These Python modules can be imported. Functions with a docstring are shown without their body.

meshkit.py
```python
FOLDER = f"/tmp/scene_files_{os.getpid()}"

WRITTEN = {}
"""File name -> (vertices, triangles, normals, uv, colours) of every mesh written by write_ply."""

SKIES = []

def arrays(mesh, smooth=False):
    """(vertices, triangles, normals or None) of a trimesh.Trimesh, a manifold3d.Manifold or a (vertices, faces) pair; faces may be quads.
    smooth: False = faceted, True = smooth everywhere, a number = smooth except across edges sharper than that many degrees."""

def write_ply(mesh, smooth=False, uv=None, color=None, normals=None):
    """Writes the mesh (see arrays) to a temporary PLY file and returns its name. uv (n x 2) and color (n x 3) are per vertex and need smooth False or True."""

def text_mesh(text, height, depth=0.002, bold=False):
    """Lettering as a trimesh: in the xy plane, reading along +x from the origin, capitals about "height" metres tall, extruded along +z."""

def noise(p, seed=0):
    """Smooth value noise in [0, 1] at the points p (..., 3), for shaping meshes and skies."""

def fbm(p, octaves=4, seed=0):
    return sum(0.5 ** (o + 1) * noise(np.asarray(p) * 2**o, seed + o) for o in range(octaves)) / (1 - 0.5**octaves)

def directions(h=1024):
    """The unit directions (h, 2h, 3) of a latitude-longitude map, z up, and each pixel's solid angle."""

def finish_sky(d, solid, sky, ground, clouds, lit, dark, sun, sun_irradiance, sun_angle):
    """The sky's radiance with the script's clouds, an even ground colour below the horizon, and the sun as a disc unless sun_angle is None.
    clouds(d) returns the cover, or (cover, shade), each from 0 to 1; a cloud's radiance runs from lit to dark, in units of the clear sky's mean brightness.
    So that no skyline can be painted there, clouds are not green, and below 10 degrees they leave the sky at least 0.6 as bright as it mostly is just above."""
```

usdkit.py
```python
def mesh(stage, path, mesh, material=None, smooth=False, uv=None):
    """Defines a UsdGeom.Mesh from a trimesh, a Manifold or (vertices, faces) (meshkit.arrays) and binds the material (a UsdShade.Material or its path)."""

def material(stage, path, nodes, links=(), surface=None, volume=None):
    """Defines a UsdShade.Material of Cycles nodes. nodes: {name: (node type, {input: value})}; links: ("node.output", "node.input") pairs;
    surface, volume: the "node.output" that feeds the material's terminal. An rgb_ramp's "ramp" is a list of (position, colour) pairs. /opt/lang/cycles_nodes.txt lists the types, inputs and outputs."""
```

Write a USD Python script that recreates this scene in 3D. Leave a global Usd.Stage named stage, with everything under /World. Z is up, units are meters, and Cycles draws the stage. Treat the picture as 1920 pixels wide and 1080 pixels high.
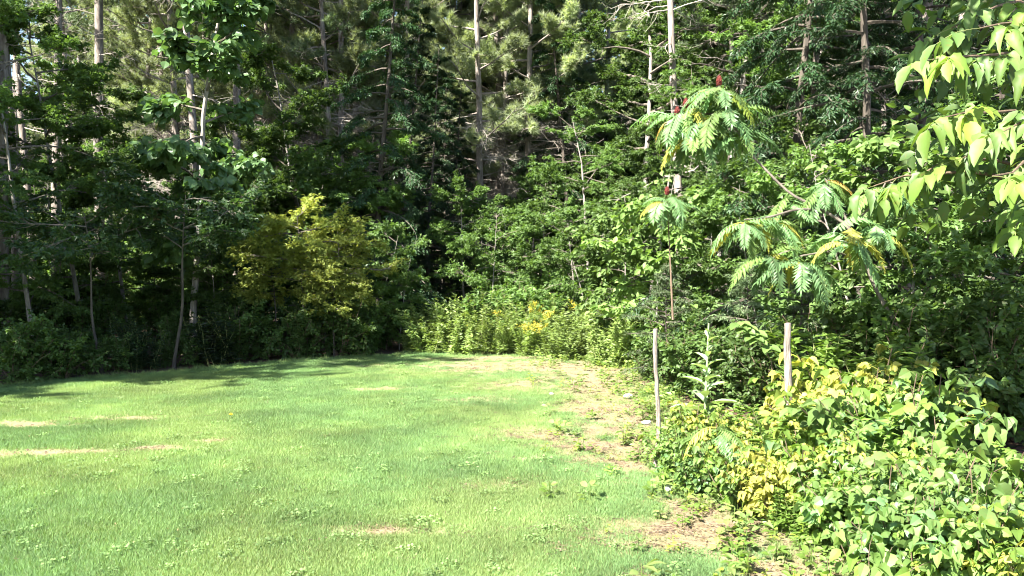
import math, numpy as np, trimesh
import usdkit, meshkit
from pxr import Usd, UsdGeom, UsdLux, UsdShade, Sdf, Gf, Vt

stage = Usd.Stage.CreateInMemory()
UsdGeom.SetStageUpAxis(stage, 'Z'); UsdGeom.SetStageMetersPerUnit(stage, 1.0)
UsdGeom.Xform.Define(stage, '/World'); UsdGeom.Scope.Define(stage, '/World/Looks')

# ------------------------------------------------------------------ camera, sky, sun, exposure
EYE, FPX, HORIZON = 1.65, 1536.0, 500.0            # eye height; focal length and horizon of the 1920 x 1080 photograph
cam = UsdGeom.Camera.Define(stage, '/World/camera')
cam.CreateHorizontalApertureAttr(36.0); cam.CreateVerticalApertureAttr(20.25)
cam.CreateFocalLengthAttr(36.0 * FPX / 1920); cam.CreateClippingRangeAttr((0.05, 2000.0))
PITCH = math.degrees(math.atan((540 - HORIZON) / FPX))
cam.AddTranslateOp().Set((0, 0, EYE)); cam.AddRotateXOp().Set(90 - PITCH)
cam.CreateExposureAttr(2.9)
SUN = np.array([-0.72, -0.69, 0.0]); SUN /= np.linalg.norm(SUN)
ELEV = math.radians(45)
SUN = np.array([SUN[0] * math.cos(ELEV), SUN[1] * math.cos(ELEV), math.sin(ELEV)])
sky_mat = usdkit.material(stage, '/World/Looks/sky', {
    's': ('sky_texture', {'sky_type': 'single_scattering', 'sun_disc': False, 'sun_elevation': ELEV, 'sun_rotation': math.atan2(SUN[0], SUN[1])}),
    'b': ('background_shader', {'strength': 0.06})}, [('s.color', 'b.color')], surface='b.background')
dome = UsdLux.DomeLight.Define(stage, '/World/sky')
UsdShade.MaterialBindingAPI.Apply(dome.GetPrim()).Bind(sky_mat)
dome.GetPrim().SetCustomDataByKey('kind', 'structure')
sun = UsdLux.DistantLight.Define(stage, '/World/sun')
sun.CreateNormalizeAttr(True); sun.CreateIntensityAttr(1.25); sun.CreateAngleAttr(0.5); sun.CreateColorAttr((1.0, 0.95, 0.86))
_m = Gf.Matrix4d(1).SetRotate(Gf.Rotation(Gf.Vec3d(0, 0, 1), Gf.Vec3d(*SUN)))
sun.AddTransformOp().Set(_m)

# ------------------------------------------------------------------ helpers
def nrm(a):
    a = np.asarray(a, float); return a / (np.linalg.norm(a, axis=-1, keepdims=True) + 1e-12)

def X(px, Y): return (px - 960.0) / FPX * Y
def at(px, py, Y): return np.array([X(px, Y), Y, EYE + (HORIZON - py) / FPX * Y])

def smooth(t): t = np.clip(t, 0, 1); return t * t * (3 - 2 * t)
def ground_z(x, y):
    x, y = np.asarray(x, float), np.asarray(y, float)
    r = np.hypot(x * 0.9, np.maximum(y, 0))
    p = np.stack([x * 0.35, y * 0.35, 0 * x], -1)
    return 6.5 * smooth((r - 19) / 45) + 0.10 * (meshkit.fbm(p, 3, 5) - 0.5) + 0.5 * smooth((x - 2.2) / 6) * smooth((y - 3) / 6)

names = {}
def numbered(parent, name):
    k = (parent, name); n = names.get(k, 0); names[k] = n + 1
    return f'{parent}/{name}' + (f'_{n:03d}' if n else '')

def tag(prim, label=None, cat=None, group=None, kind=None):
    for k, v in (('label', label), ('category', cat), ('group', group), ('kind', kind)):
        if v: prim.SetCustomDataByKey(k, v)
    return prim

class MB:
    """collects tubes and leaves as one mesh"""
    def __init__(s): s.v, s.f, s.n = [], [], 0
    def add(s, v, f):
        s.v.append(np.asarray(v, float)); s.f.append(np.asarray(f, int) + s.n); s.n += len(v); return s
    def tube(s, pts, rad, sides=6, cap=True):
        p = np.asarray(pts, float); r = np.broadcast_to(np.asarray(rad, float), (len(p),))
        t = nrm(np.gradient(p, axis=0)); ref = np.array([0.31, 0.17, 0.93]) if abs(t[0, 2]) < 0.8 else np.array([0.9, 0.3, 0.1])
        a = nrm(np.cross(t, ref)); b = np.cross(t, a); g = np.arange(sides) * 2 * np.pi / sides
        v = p[:, None] + r[:, None, None] * (np.cos(g)[None, :, None] * a[:, None] + np.sin(g)[None, :, None] * b[:, None])
        i, j = np.meshgrid(np.arange(len(p) - 1), np.arange(sides), indexing='ij')
        q = np.stack([i * sides + j, i * sides + (j + 1) % sides, (i + 1) * sides + (j + 1) % sides, (i + 1) * sides + j], -1).reshape(-1, 4)
        f = np.vstack([q[:, [0, 1, 2]], q[:, [0, 2, 3]]]); v = v.reshape(-1, 3)
        if cap:
            for e, o in ((0, 0), (len(p) - 1, (len(p) - 1) * sides)):
                v = np.vstack([v, p[e]]); c = len(v) - 1
                f = np.vstack([f, [[c, o + (k + 1) % sides, o + k] if e == 0 else [c, o + k, o + (k + 1) % sides] for k in range(sides)]])
        return s.add(v, f)
    def leaves(s, tmpl, pos, axis, normal, length, width):
        tv, tf = tmpl; pos = np.atleast_2d(pos); N = len(pos)
        a = nrm(axis); n = nrm(normal - (normal * a).sum(-1, keepdims=True) * a); sd = np.cross(n, a)
        L = np.broadcast_to(length, (N,))[:, None, None]; W = np.broadcast_to(width, (N,))[:, None, None]
        v = pos[:, None] + L * tv[None, :, 0:1] * a[:, None] + W * tv[None, :, 1:2] * sd[:, None] + L * tv[None, :, 2:3] * n[:, None]
        f = (tf[None] + (np.arange(N) * len(tv))[:, None, None]).reshape(-1, 3)
        return s.add(v.reshape(-1, 3), f)
    def mesh(s): return np.vstack(s.v), np.vstack(s.f)
    def build(s, parent, name, mat, smooth=False, kind=None, label=None):
        p = usdkit.mesh(stage, numbered(parent, name), s.mesh(), mat, smooth)
        tag(p.GetPrim(), label=label, kind=kind); return p

def T(v, f): return np.array(v, float), np.array(f, int)
STAR = T([(0, 0, 0), (.18, .52, -.05), (.42, .2, .04), (1, 0, -.12), (.42, -.2, .04), (.18, -.52, -.05)], [(0, 2, 1), (0, 3, 2), (0, 4, 3), (0, 5, 4)])
DIAMOND = T([(0, 0, 0), (.42, .5, .07), (1, 0, -.08), (.42, -.5, .07)], [(0, 2, 1), (0, 3, 2)])
OVATE = T([(0, 0, 0), (.18, .34, .03), (.45, .5, .06), (.75, .3, .0), (1, 0, -.14), (.75, -.3, .0), (.45, -.5, .06), (.18, -.34, .03), (.45, 0, .0), (.75, 0, -.05)],
          [(0, 8, 1), (1, 8, 2), (2, 8, 9), (2, 9, 3), (3, 9, 4), (4, 9, 5), (5, 9, 6), (6, 9, 8), (6, 8, 7), (7, 8, 0)])
MAPLE = T([(0, 0, 0), (.02, .42, -.05), (.32, .28, .03), (.42, .62, -.06), (.56, .2, .03), (1, 0, -.1), (.56, -.2, .03), (.42, -.62, -.06), (.32, -.28, .03), (.02, -.42, -.05), (.35, 0, .02)],
          [(10, i, i + 1) for i in range(1, 9)] + [(10, 0, 1), (10, 9, 0)])
LANCE = T([(0, 0, 0), (.3, .5, .04), (.68, .33, -.02), (1, 0, -.16), (.68, -.33, -.02), (.3, -.5, .04), (.5, 0, -.02)],
          [(0, 6, 1), (1, 6, 2), (2, 6, 3), (3, 6, 4), (4, 6, 5), (5, 6, 0)])
SPIKE = T([(0, .5, 0), (0, -.5, 0), (1, 0, 0)], [(0, 1, 2)])
FINELEAF = T([(0, 0, 0), (.4, .5, .03), (1, 0, -.1), (.4, -.5, .03)], [(0, 2, 1), (0, 3, 2)])
def rich_leaf(n=9, w=None, fold=.2, droop=.36, serr=.07):
    """a large leaf seen from close by: serrated outline, folded along the midrib, tip bent down"""
    x = np.linspace(0, 1, n); h = .5 * np.sin(np.pi * x ** .8) ** .85
    h = h * (1 + serr * np.where(np.arange(n) % 2, 1, -1)); h[0] = .01; h[-1] = 0
    z = -droop * x ** 2
    m = np.stack([x, 0 * x, z], 1); l = np.stack([x + .02 * (np.arange(n) % 2), h, z + fold * h * 1.6 - .25 * h ** 2], 1); r = l * [1, -1, 1]
    f = []
    for i in range(n - 1):
        for a, b in ((n, 0), (0, 2 * n)):
            f += [(a + i, b + i, b + i + 1), (a + i, b + i + 1, a + i + 1)]
    return T(np.vstack([m, l, r]), f)
RICH = rich_leaf(); RICH_B = rich_leaf(9, fold=.42, droop=.7, serr=.1); RICH7_B = rich_leaf(7, fold=.4, droop=.6)
RICH7 = rich_leaf(7, fold=.18, droop=.28)

def polyline(p0, d0, L, n, rng, wob=.15, grav=0.0):
    pts, d, st = [np.asarray(p0, float)], nrm(d0), L / n
    for _ in range(n):
        d = nrm(d + wob * rng.normal(size=3) + np.array([0, 0, grav])); pts.append(pts[-1] + d * st)
    return np.array(pts)
def along(P, t):
    t = np.clip(t, 0, .9999) * (len(P) - 1); i = int(t); return P[i] + (P[i + 1] - P[i]) * (t - i), nrm(P[i + 1] - P[i])

# ------------------------------------------------------------------ materials
def leaf_mat(name, c1, c2, c3=None, trans=.38, rough=.45, spec=.45, tint=(1.25, 1.3, .55), var=.35, spots=.5):
    c3 = c3 or c2
    return usdkit.material(stage, '/World/Looks/' + name, {
        'g': ('geometry', {}), 'r': ('rgb_ramp', {'ramp': [(0, c1), (.6, c2), (1, c3)]}), 'o': ('object_info', {}),
        'mr': ('map_range', {'value': .5, 'from_min': 0., 'from_max': 1., 'to_min': 1 - var, 'to_max': 1 + var}),
        'n': ('noise_texture', {'scale': .9, 'detail': 2.}), 'mn': ('map_range', {'from_min': .3, 'from_max': .7, 'to_min': .75, 'to_max': 1.25}),
        'mm': ('math', {'math_type': 'multiply'}), 'h': ('hsv', {}), 'n2': ('noise_texture', {'scale': 38., 'detail': 3.}), 'sp': ('map_range', {'from_min': .56, 'from_max': .74, 'to_min': 0., 'to_max': spots, 'clamp': True}), 'bl': ('mix_color', {'b': (.13, .10, .03)}),
        'm': ('mix_color', {'blend_type': 'multiply', 'fac': 1., 'b': tint}),
        'p': ('principled_bsdf', {'roughness': rough, 'specular_ior_level': spec}), 't': ('translucent_bsdf', {}), 'x': ('mix_closure', {'fac': trans})},
        [('g.random_per_island', 'r.fac'), ('o.random', 'mr.value'), ('g.position', 'n.vector'), ('n.fac', 'mn.value'), ('mr.result', 'mm.value1'), ('mn.result', 'mm.value2'),
         ('mm.value', 'h.value'), ('r.color', 'h.color'), ('g.position', 'n2.vector'), ('n2.fac', 'sp.value'), ('sp.result', 'bl.fac'), ('h.color', 'bl.a'), ('bl.result', 'p.base_color'), ('bl.result', 'm.a'), ('m.result', 't.color'), ('p.BSDF', 'x.closure1'), ('t.BSDF', 'x.closure2')], surface='x.closure')

def bark_mat(name, c1, c2, scale=14., zs=.25, bump=.6):
    return usdkit.material(stage, '/World/Looks/' + name, {
        'g': ('texture_coordinate', {}), 'mp': ('mapping', {'scale': (1, 1, zs)}), 'n': ('noise_texture', {'scale': scale, 'detail': 5., 'roughness': .65}),
        'r': ('rgb_ramp', {'ramp': [(.3, c1), (.68, c2)]}), 'b': ('bump', {'strength': bump, 'distance': .02}), 'p': ('principled_bsdf', {'roughness': .85, 'specular_ior_level': .2})},
        [('g.object', 'mp.vector'), ('mp.vector', 'n.vector'), ('n.fac', 'r.fac'), ('r.color', 'p.base_color'), ('n.fac', 'b.height'), ('b.normal', 'p.normal')], surface='p.BSDF')

M = {}
M['mid'] = leaf_mat('leaf_green', (.085, .15, .04), (.17, .245, .07), (.25, .31, .10), trans=.45, spec=.35, rough=.5)
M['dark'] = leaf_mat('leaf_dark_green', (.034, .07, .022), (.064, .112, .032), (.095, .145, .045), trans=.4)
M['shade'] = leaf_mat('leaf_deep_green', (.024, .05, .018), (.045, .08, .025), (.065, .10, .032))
M['yellow'] = leaf_mat('leaf_yellow_green', (.12, .18, .025), (.20, .26, .035), (.28, .30, .05), spec=.3, rough=.55)
M['blue'] = leaf_mat('leaf_blue_green', (.07, .13, .05), (.115, .19, .075), (.17, .25, .11), spec=.45, rough=.42)
M['lightg'] = leaf_mat('leaf_light_green', (.105, .175, .045), (.175, .255, .07), (.25, .31, .11), spec=.3, rough=.55)
M['turning'] = leaf_mat('leaf_turning', (.20, .25, .05), (.50, .37, .10), (.68, .36, .17), var=.12, tint=(1.3, 1.1, .7), spec=.25, rough=.55)
M['turning_orange'] = leaf_mat('leaf_turning_orange', (.26, .26, .07), (.68, .36, .16), (.78, .28, .18), var=.12, tint=(1.3, 1.1, .7), spec=.25, rough=.55)
M['sumac'] = leaf_mat('sumac_leaf', (.10, .19, .07), (.16, .26, .10), (.22, .31, .13))
M['lemon'] = leaf_mat('leaf_lemon', (.19, .255, .04), (.29, .33, .065), (.38, .38, .10), spec=.25, rough=.55)
M['lime'] = leaf_mat('leaf_lime', (.10, .17, .03), (.19, .28, .055), (.28, .35, .09), spec=.25, rough=.55)
M['gold'] = leaf_mat('leaf_gold', (.30, .30, .06), (.45, .41, .10), (.53, .47, .15), spec=.25, rough=.55)
M['orange'] = leaf_mat('leaf_orange', (.30, .20, .05), (.46, .24, .10), (.46, .15, .10), spec=.3)
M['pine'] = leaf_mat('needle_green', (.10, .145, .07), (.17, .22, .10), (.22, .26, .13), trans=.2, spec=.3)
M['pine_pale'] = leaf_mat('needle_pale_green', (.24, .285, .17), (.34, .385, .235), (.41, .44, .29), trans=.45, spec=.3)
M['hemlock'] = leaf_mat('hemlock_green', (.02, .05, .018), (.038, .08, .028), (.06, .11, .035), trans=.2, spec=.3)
M['silver'] = leaf_mat('leaf_silver_green', (.20, .27, .14), (.28, .34, .19), trans=.3, spec=.2, rough=.7)
M['weed'] = leaf_mat('weed_green', (.18, .25, .075), (.28, .35, .11), (.36, .40, .15), trans=.45)
M['grass1'] = leaf_mat('grass_green', (.13, .21, .072), (.205, .285, .11), (.29, .355, .16), trans=.35, spec=.25, rough=.55)
M['grass2'] = leaf_mat('grass_cool_green', (.12, .205, .078), (.185, .275, .115), (.27, .345, .165), trans=.35, spec=.25, rough=.55)
M['grass3'] = leaf_mat('grass_yellow_green', (.16, .228, .078), (.24, .295, .115), (.325, .36, .165), trans=.35, spec=.25, rough=.55)
M['straw'] = leaf_mat('straw', (.19, .16, .08), (.28, .235, .13), (.36, .31, .19), trans=.25, spec=.2, rough=.6, tint=(1.1, 1.05, .8))
M['flower'] = leaf_mat('yellow_flower', (.50, .42, .05), (.62, .53, .09), trans=.3, var=.15, tint=(1.1, 1.1, .6))
M['fruit'] = bark_mat('red_fruit', (.10, .022, .02), (.22, .055, .045), 60., 1., 1.)
M['bark_pine'] = bark_mat('pine_bark', (.085, .068, .058), (.265, .23, .20))
M['bark_grey'] = bark_mat('grey_bark', (.09, .08, .07), (.26, .24, .21))
M['bark_limb'] = bark_mat('limb_bark', (.05, .042, .034), (.15, .13, .105))
M['bark_dark'] = bark_mat('dark_bark', (.035, .03, .024), (.09, .075, .06))
M['twig'] = bark_mat('dead_twig', (.17, .15, .125), (.36, .325, .28), 30., 1., .2)
M['stem_brown'] = bark_mat('brown_stem', (.06, .042, .028), (.14, .10, .07), 40., .4, .3)
M['stem_green'] = bark_mat('green_stem', (.10, .13, .04), (.17, .17, .07), 40., .4, .2)
M['stake'] = bark_mat('weathered_wood', (.055, .045, .037), (.31, .265, .225), 70., .06, 1.)
M['stone'] = bark_mat('pale_stone', (.25, .235, .22), (.45, .43, .41), 22., 1., .5)

# ------------------------------------------------------------------ ground and lawn
LAWN = np.array([(-16.8, 4.4), (-7.3, 11.4), (-5.2, 13.1), (-3.9, 14.3), (-2.6, 15.0), (-1.6, 15.6), (-.9, 15.0), (.6, 14.7), (1.5, 14.0), (2.1, 12.6), (1.85, 10.5), (1.55, 8.2), (1.32, 6.9), (1.28, 6.1), (1.62, 5.1), (1.82, 4.3), (2.2, 3.0), (2.4, -8), (-16.8, -8)])
def inside(poly, x, y):
    c = np.zeros(np.shape(x), bool)
    for (x0, y0), (x1, y1) in zip(poly, np.roll(poly, -1, 0)):
        with np.errstate(divide='ignore', invalid='ignore'):
            c ^= ((y0 > y) != (y1 > y)) & (x < (x1 - x0) * (y - y0) / (y1 - y0) + x0)
    return c
def edge_dist(poly, x, y):
    d = np.full(np.shape(x), 1e9)
    for a, b in zip(poly, np.roll(poly, -1, 0)):
        ab = b - a; t = np.clip(((x - a[0]) * ab[0] + (y - a[1]) * ab[1]) / (ab @ ab), 0, 1)
        d = np.minimum(d, np.hypot(x - a[0] - t * ab[0], y - a[1] - t * ab[1]))
    return np.where(inside(poly, x, y), d, -d)
# worn places: x, y, radius x, radius y, strength, dirt share
WORN = [(-5.15, 8.55, .55, .16, 1.2, 0), (-4.25, 8.95, .5, .13, 1.0, 0), (-4.35, 7.25, .75, .13, 1.3, 0), (-3.2, 7.42, .26, .1, 1.5, .1), (-2.85, 7.72, .22, .08, 1.1, 0), (-4.9, 7.0, .4, .1, 1., 0),
        (-.85, 5.05, .26, .1, 1.1, .2), (-.48, 5.0, .2, .08, .8, .2), (-.15, 6.15, .5, .14, .6, .3), (.15, 7.1, .35, .2, .5, .4), (.42, 8.05, .5, .28, 1., .5), (.95, 7.6, .45, .75, 1.35, .6), (1.1, 6.9, .3, .35, 1.2, .6), (1.2, 9.2, .5, 1.2, 1.0, .5),
        (.95, 4.95, .5, .26, 1.2, .5), (1.35, 5.0, .4, .4, 1.6, .6), (1.5, 4.55, .35, .35, 1.5, .6), (1.25, 5.55, .25, .3, 1.2, .5), (.35, 13.3, 1.3, .7, 1.4, .05), (1.3, 11.8, .7, 1.4, 1.3, .15), (1.2, 13.3, .8, .6, 1.4, .1), (.0, 14.5, 1.6, .3, 1.2, .1),
        (-1.7, 10.9, .5, .2, .6, .1), (-.4, 10.0, .6, .25, .5, .1), (-2.3, 13.5, .8, .2, .4, 0), (.9, 4.2, .3, .2, .8, .4), (.55, 11.3, .9, .6, .7, .2)]
def worn(x, y):
    w, d = np.zeros(np.shape(x)), np.zeros(np.shape(x))
    n = meshkit.fbm(np.stack([x * 3.2, y * 3.2, 0 * x], -1), 4, 11); n2 = meshkit.fbm(np.stack([x * 9, y * 9, 0 * x], -1), 3, 21)
    for a, b, rx, ry, s, dirt in WORN:
        if a > .3: rx, ry, s = rx * 1.2, ry * 1.15, s * 1.25
        g = s * np.exp(-(((x - a) / rx) ** 2 + ((y - b) / ry) ** 2)); d = np.where(g > w, dirt, d); w = np.maximum(w, g)
    q = np.clip(w, 0, 1.2) * (.1 + 1.45 * n) + 1.1 * (n2 - .5) * np.clip(w * 2, 0, 1)
    return np.clip(q, 0, 1), np.clip(d * (1.9 * n2), 0, 1)

def sheet(xs, ys, z0, keep=None):
    gx, gy = np.meshgrid(xs, ys); v = np.stack([gx, gy, ground_z(gx, gy) + z0], -1).reshape(-1, 3); nx = len(xs)
    i, j = np.meshgrid(np.arange(len(ys) - 1), np.arange(nx - 1), indexing='ij'); a = (i * nx + j).ravel()
    q = np.stack([a, a + 1, a + nx + 1, a + nx], 1)
    if keep is not None:
        c = v[q].mean(1); q = q[keep(c[:, 0], c[:, 1])]
    used, q = np.unique(q, return_inverse=True); q = q.reshape(-1, 4); v = v[used]
    return v, np.vstack([q[:, [0, 1, 2]], q[:, [0, 2, 3]]])
def primvar(mesh, name, a): UsdGeom.PrimvarsAPI(mesh).CreatePrimvar(name, Sdf.ValueTypeNames.FloatArray, 'vertex').Set(Vt.FloatArray.FromNumpy(np.asarray(a, np.float32)))

M['litter'] = usdkit.material(stage, '/World/Looks/leaf_litter', {
    'g': ('geometry', {}), 'n': ('noise_texture', {'scale': 7., 'detail': 6., 'roughness': .7}), 'v': ('voronoi_texture', {'scale': 22.}),
    'r': ('rgb_ramp', {'ramp': [(.3, (.03, .022, .015)), (.55, (.075, .052, .034)), (.75, (.13, .095, .06))]}), 'k': ('mix_color', {'blend_type': 'overlay', 'fac': .35}),
    'b': ('bump', {'strength': .8, 'distance': .03}), 'p': ('principled_bsdf', {'roughness': .9, 'specular_ior_level': .2})},
    [('g.position', 'n.vector'), ('g.position', 'v.vector'), ('n.fac', 'r.fac'), ('r.color', 'k.a'), ('v.color', 'k.b'), ('k.result', 'p.base_color'), ('v.distance', 'b.height'), ('b.normal', 'p.normal')], surface='p.BSDF')
M['soil'] = usdkit.material(stage, '/World/Looks/turf', {
    'g': ('geometry', {}), 'w': ('attribute', {'attribute': 'worn'}), 'd': ('attribute', {'attribute': 'dirt'}),
    'n': ('noise_texture', {'scale': 45., 'detail': 5., 'roughness': .7}), 'n2': ('noise_texture', {'scale': 1.3, 'detail': 3.}), 'n3': ('noise_texture', {'scale': 18., 'detail': 4.}),
    'gr': ('rgb_ramp', {'ramp': [(.3, (.09, .14, .05)), (.5, (.16, .22, .085)), (.72, (.25, .29, .13))]}),
    'st': ('rgb_ramp', {'ramp': [(.3, (.11, .09, .045)), (.55, (.20, .165, .095)), (.75, (.29, .25, .155))]}),
    'di': ('rgb_ramp', {'ramp': [(.3, (.075, .048, .034)), (.55, (.165, .112, .08)), (.75, (.25, .18, .135))]}),
    'a': ('mix_color', {}), 'c': ('mix_color', {}), 'b': ('bump', {'strength': .7, 'distance': .02}), 'p': ('principled_bsdf', {'roughness': .9, 'specular_ior_level': .2})},
    [('g.position', 'n.vector'), ('g.position', 'n2.vector'), ('g.position', 'n3.vector'), ('n.fac', 'gr.fac'), ('n.fac', 'st.fac'), ('n3.fac', 'di.fac'), ('d.fac', 'a.fac'), ('st.color', 'a.a'), ('di.color', 'a.b'),
     ('w.fac', 'c.fac'), ('gr.color', 'c.a'), ('a.result', 'c.b'), ('c.result', 'p.base_color'), ('n.fac', 'b.height'), ('b.normal', 'p.normal')], surface='p.BSDF')
gx = np.concatenate([-np.geomspace(400, 20, 14), np.arange(-18, 18.1, .5), np.geomspace(20, 400, 14)])
gy = np.concatenate([-np.geomspace(400, 12, 14), np.arange(-10, 36, .5), np.geomspace(37, 500, 16)])
tag(usdkit.mesh(stage, '/World/ground', sheet(gx, gy, -.02), M['litter'], True).GetPrim(), kind='structure', label='brown leaf covered forest floor around the lawn')
lv, lf = sheet(np.arange(-17, 2.7, .1), np.arange(-8, 16, .1), 0.0, lambda x, y: edge_dist(LAWN, x, y) > -.12)
lawn = usdkit.mesh(stage, '/World/lawn', (lv, lf), M['soil'], True)
w_, d_ = worn(lv[:, 0], lv[:, 1]); primvar(lawn, 'worn', w_); primvar(lawn, 'dirt', d_)
tag(lawn.GetPrim(), kind='structure', label='sunlit mown lawn with straw coloured worn patches')

# ------------------------------------------------------------------ prototypes (a class prim that draws nothing itself)
stage.CreateClassPrim('/World/Prototypes')
def proto(name):
    p = '/World/Prototypes/' + name; UsdGeom.Xform.Define(stage, p); return p
def variant(src, name, mats):
    """the same plant with other leaf colours"""
    p = stage.DefinePrim('/World/Prototypes/' + name, 'Xform'); p.GetReferences().AddInternalReference(src)
    for part, m in mats.items():
        for c in p.GetChildren():
            if c.GetName() == part or c.GetName().rsplit('_', 1)[0] == part: UsdShade.MaterialBindingAPI.Apply(c).Bind(m)
    return '/World/Prototypes/' + name
PLACED = []
def put(name, src, x, y, label, cat, group=None, rot=0., s=1., sz=None, lean=(0., 0.), dz=0.):
    p = UsdGeom.Xform.Define(stage, numbered('/World', name))
    p.AddTranslateOp().Set((float(x), float(y), float(ground_z(x, y)) + dz)); p.AddRotateXYZOp().Set((lean[0], lean[1], float(rot))); p.AddScaleOp().Set((s, s, sz or s))
    p.GetPrim().GetReferences().AddInternalReference(src); p.GetPrim().SetInstanceable(True)
    return tag(p.GetPrim(), label, cat, group)

def foliage_of(twigs, n, tmpl, L, rng, flat=.45, droop=.25, wr=.8):
    """leaves along twigs: alternating sides, mostly facing up"""
    A = np.array([t[0] for t in twigs]); B = np.array([t[1] for t in twigs]); k = rng.integers(0, len(twigs), n); t = rng.uniform(.1, 1.08, n)[:, None]
    d = nrm(B - A)[k]; side = nrm(np.cross(d, [0, 0, 1])) * rng.choice([-1, 1], n)[:, None]
    pos = A[k] + t * (B - A)[k] + side * rng.uniform(.05, .5, n)[:, None] * L + rng.normal(size=(n, 3)) * L * .25
    axis = d * .6 + side * .8 + rng.normal(size=(n, 3)) * .4 - np.array([0, 0, droop]); normal = np.array([0, 0, 1.]) + rng.normal(size=(n, 3)) * flat
    l = L * rng.uniform(.65, 1.25, n)
    return MB().leaves(tmpl, pos, axis, normal, l, l * wr)

def broadleaf(name, H, base, R, limbs, n, L, seed, mat, bark, tmpl=STAR, r0=.07, flat=.75, prof=lambda u: .6 + .4 * np.sin(np.pi * u), up=(.5, .15), subs=8, twigs_n=5, droop=.25, wr=.85):
    rng = np.random.default_rng(seed); P = proto(name)
    tr = polyline((0, 0, -.15), (0, 0, 1), H + .15, 10, rng, .05, .06); rad = np.linspace(r0, r0 * .18, 11); rad[0] *= 1.35
    MB().tube(tr, rad, 8).build(P, 'trunk', bark, 40); bark = M['bark_limb']
    tw = []
    for i in range(limbs):
        u = (i + rng.uniform(0, .7)) / limbs; h = (base + (H - base) * .97 * u) / H; p, _ = along(tr, h)
        az = i * 2.4 + rng.uniform(-.4, .4); ln = R * prof(u) * rng.uniform(.75, 1.15); e = up[0] + (up[1] - up[0]) * (1 - u) + rng.normal() * .12
        lb = polyline(p, (math.cos(az), math.sin(az), e), ln * 1.05, 6, rng, .13, -.03)
        mb = MB().tube(lb, np.linspace(r0 * .42, .006, 7) * (.5 + .5 * ln / R), 5)
        for k in range(subs):
            q, d = along(lb, rng.uniform(.22, 1.0)); sd = np.cross(d, [0, 0, 1]) * rng.choice([-1, 1])
            sb = polyline(q, d * .7 + sd * rng.uniform(.3, 1.1) + np.array([0, 0, rng.normal() * .22]), ln * rng.uniform(.22, .45), 3, rng, .15, -.04)
            mb.tube(sb, np.linspace(.010, .003, 4), 3, False)
            for _ in range(twigs_n):
                a, d2 = along(sb, rng.uniform(.2, 1)); s2 = np.cross(d2, [0, 0, 1]) * rng.choice([-1, 1])
                b = a + nrm(d2 * .8 + s2 * rng.uniform(0, 1.1) + rng.normal(size=3) * .22) * rng.uniform(.15, .35) * (.6 + .25 * R); tw.append((a, b))
        mb.build(P, 'limb', bark, 40)
    foliage_of(tw, n, tmpl, L, rng, flat, droop, wr).build(P, 'foliage', mat, kind='stuff')
    return P

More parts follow.
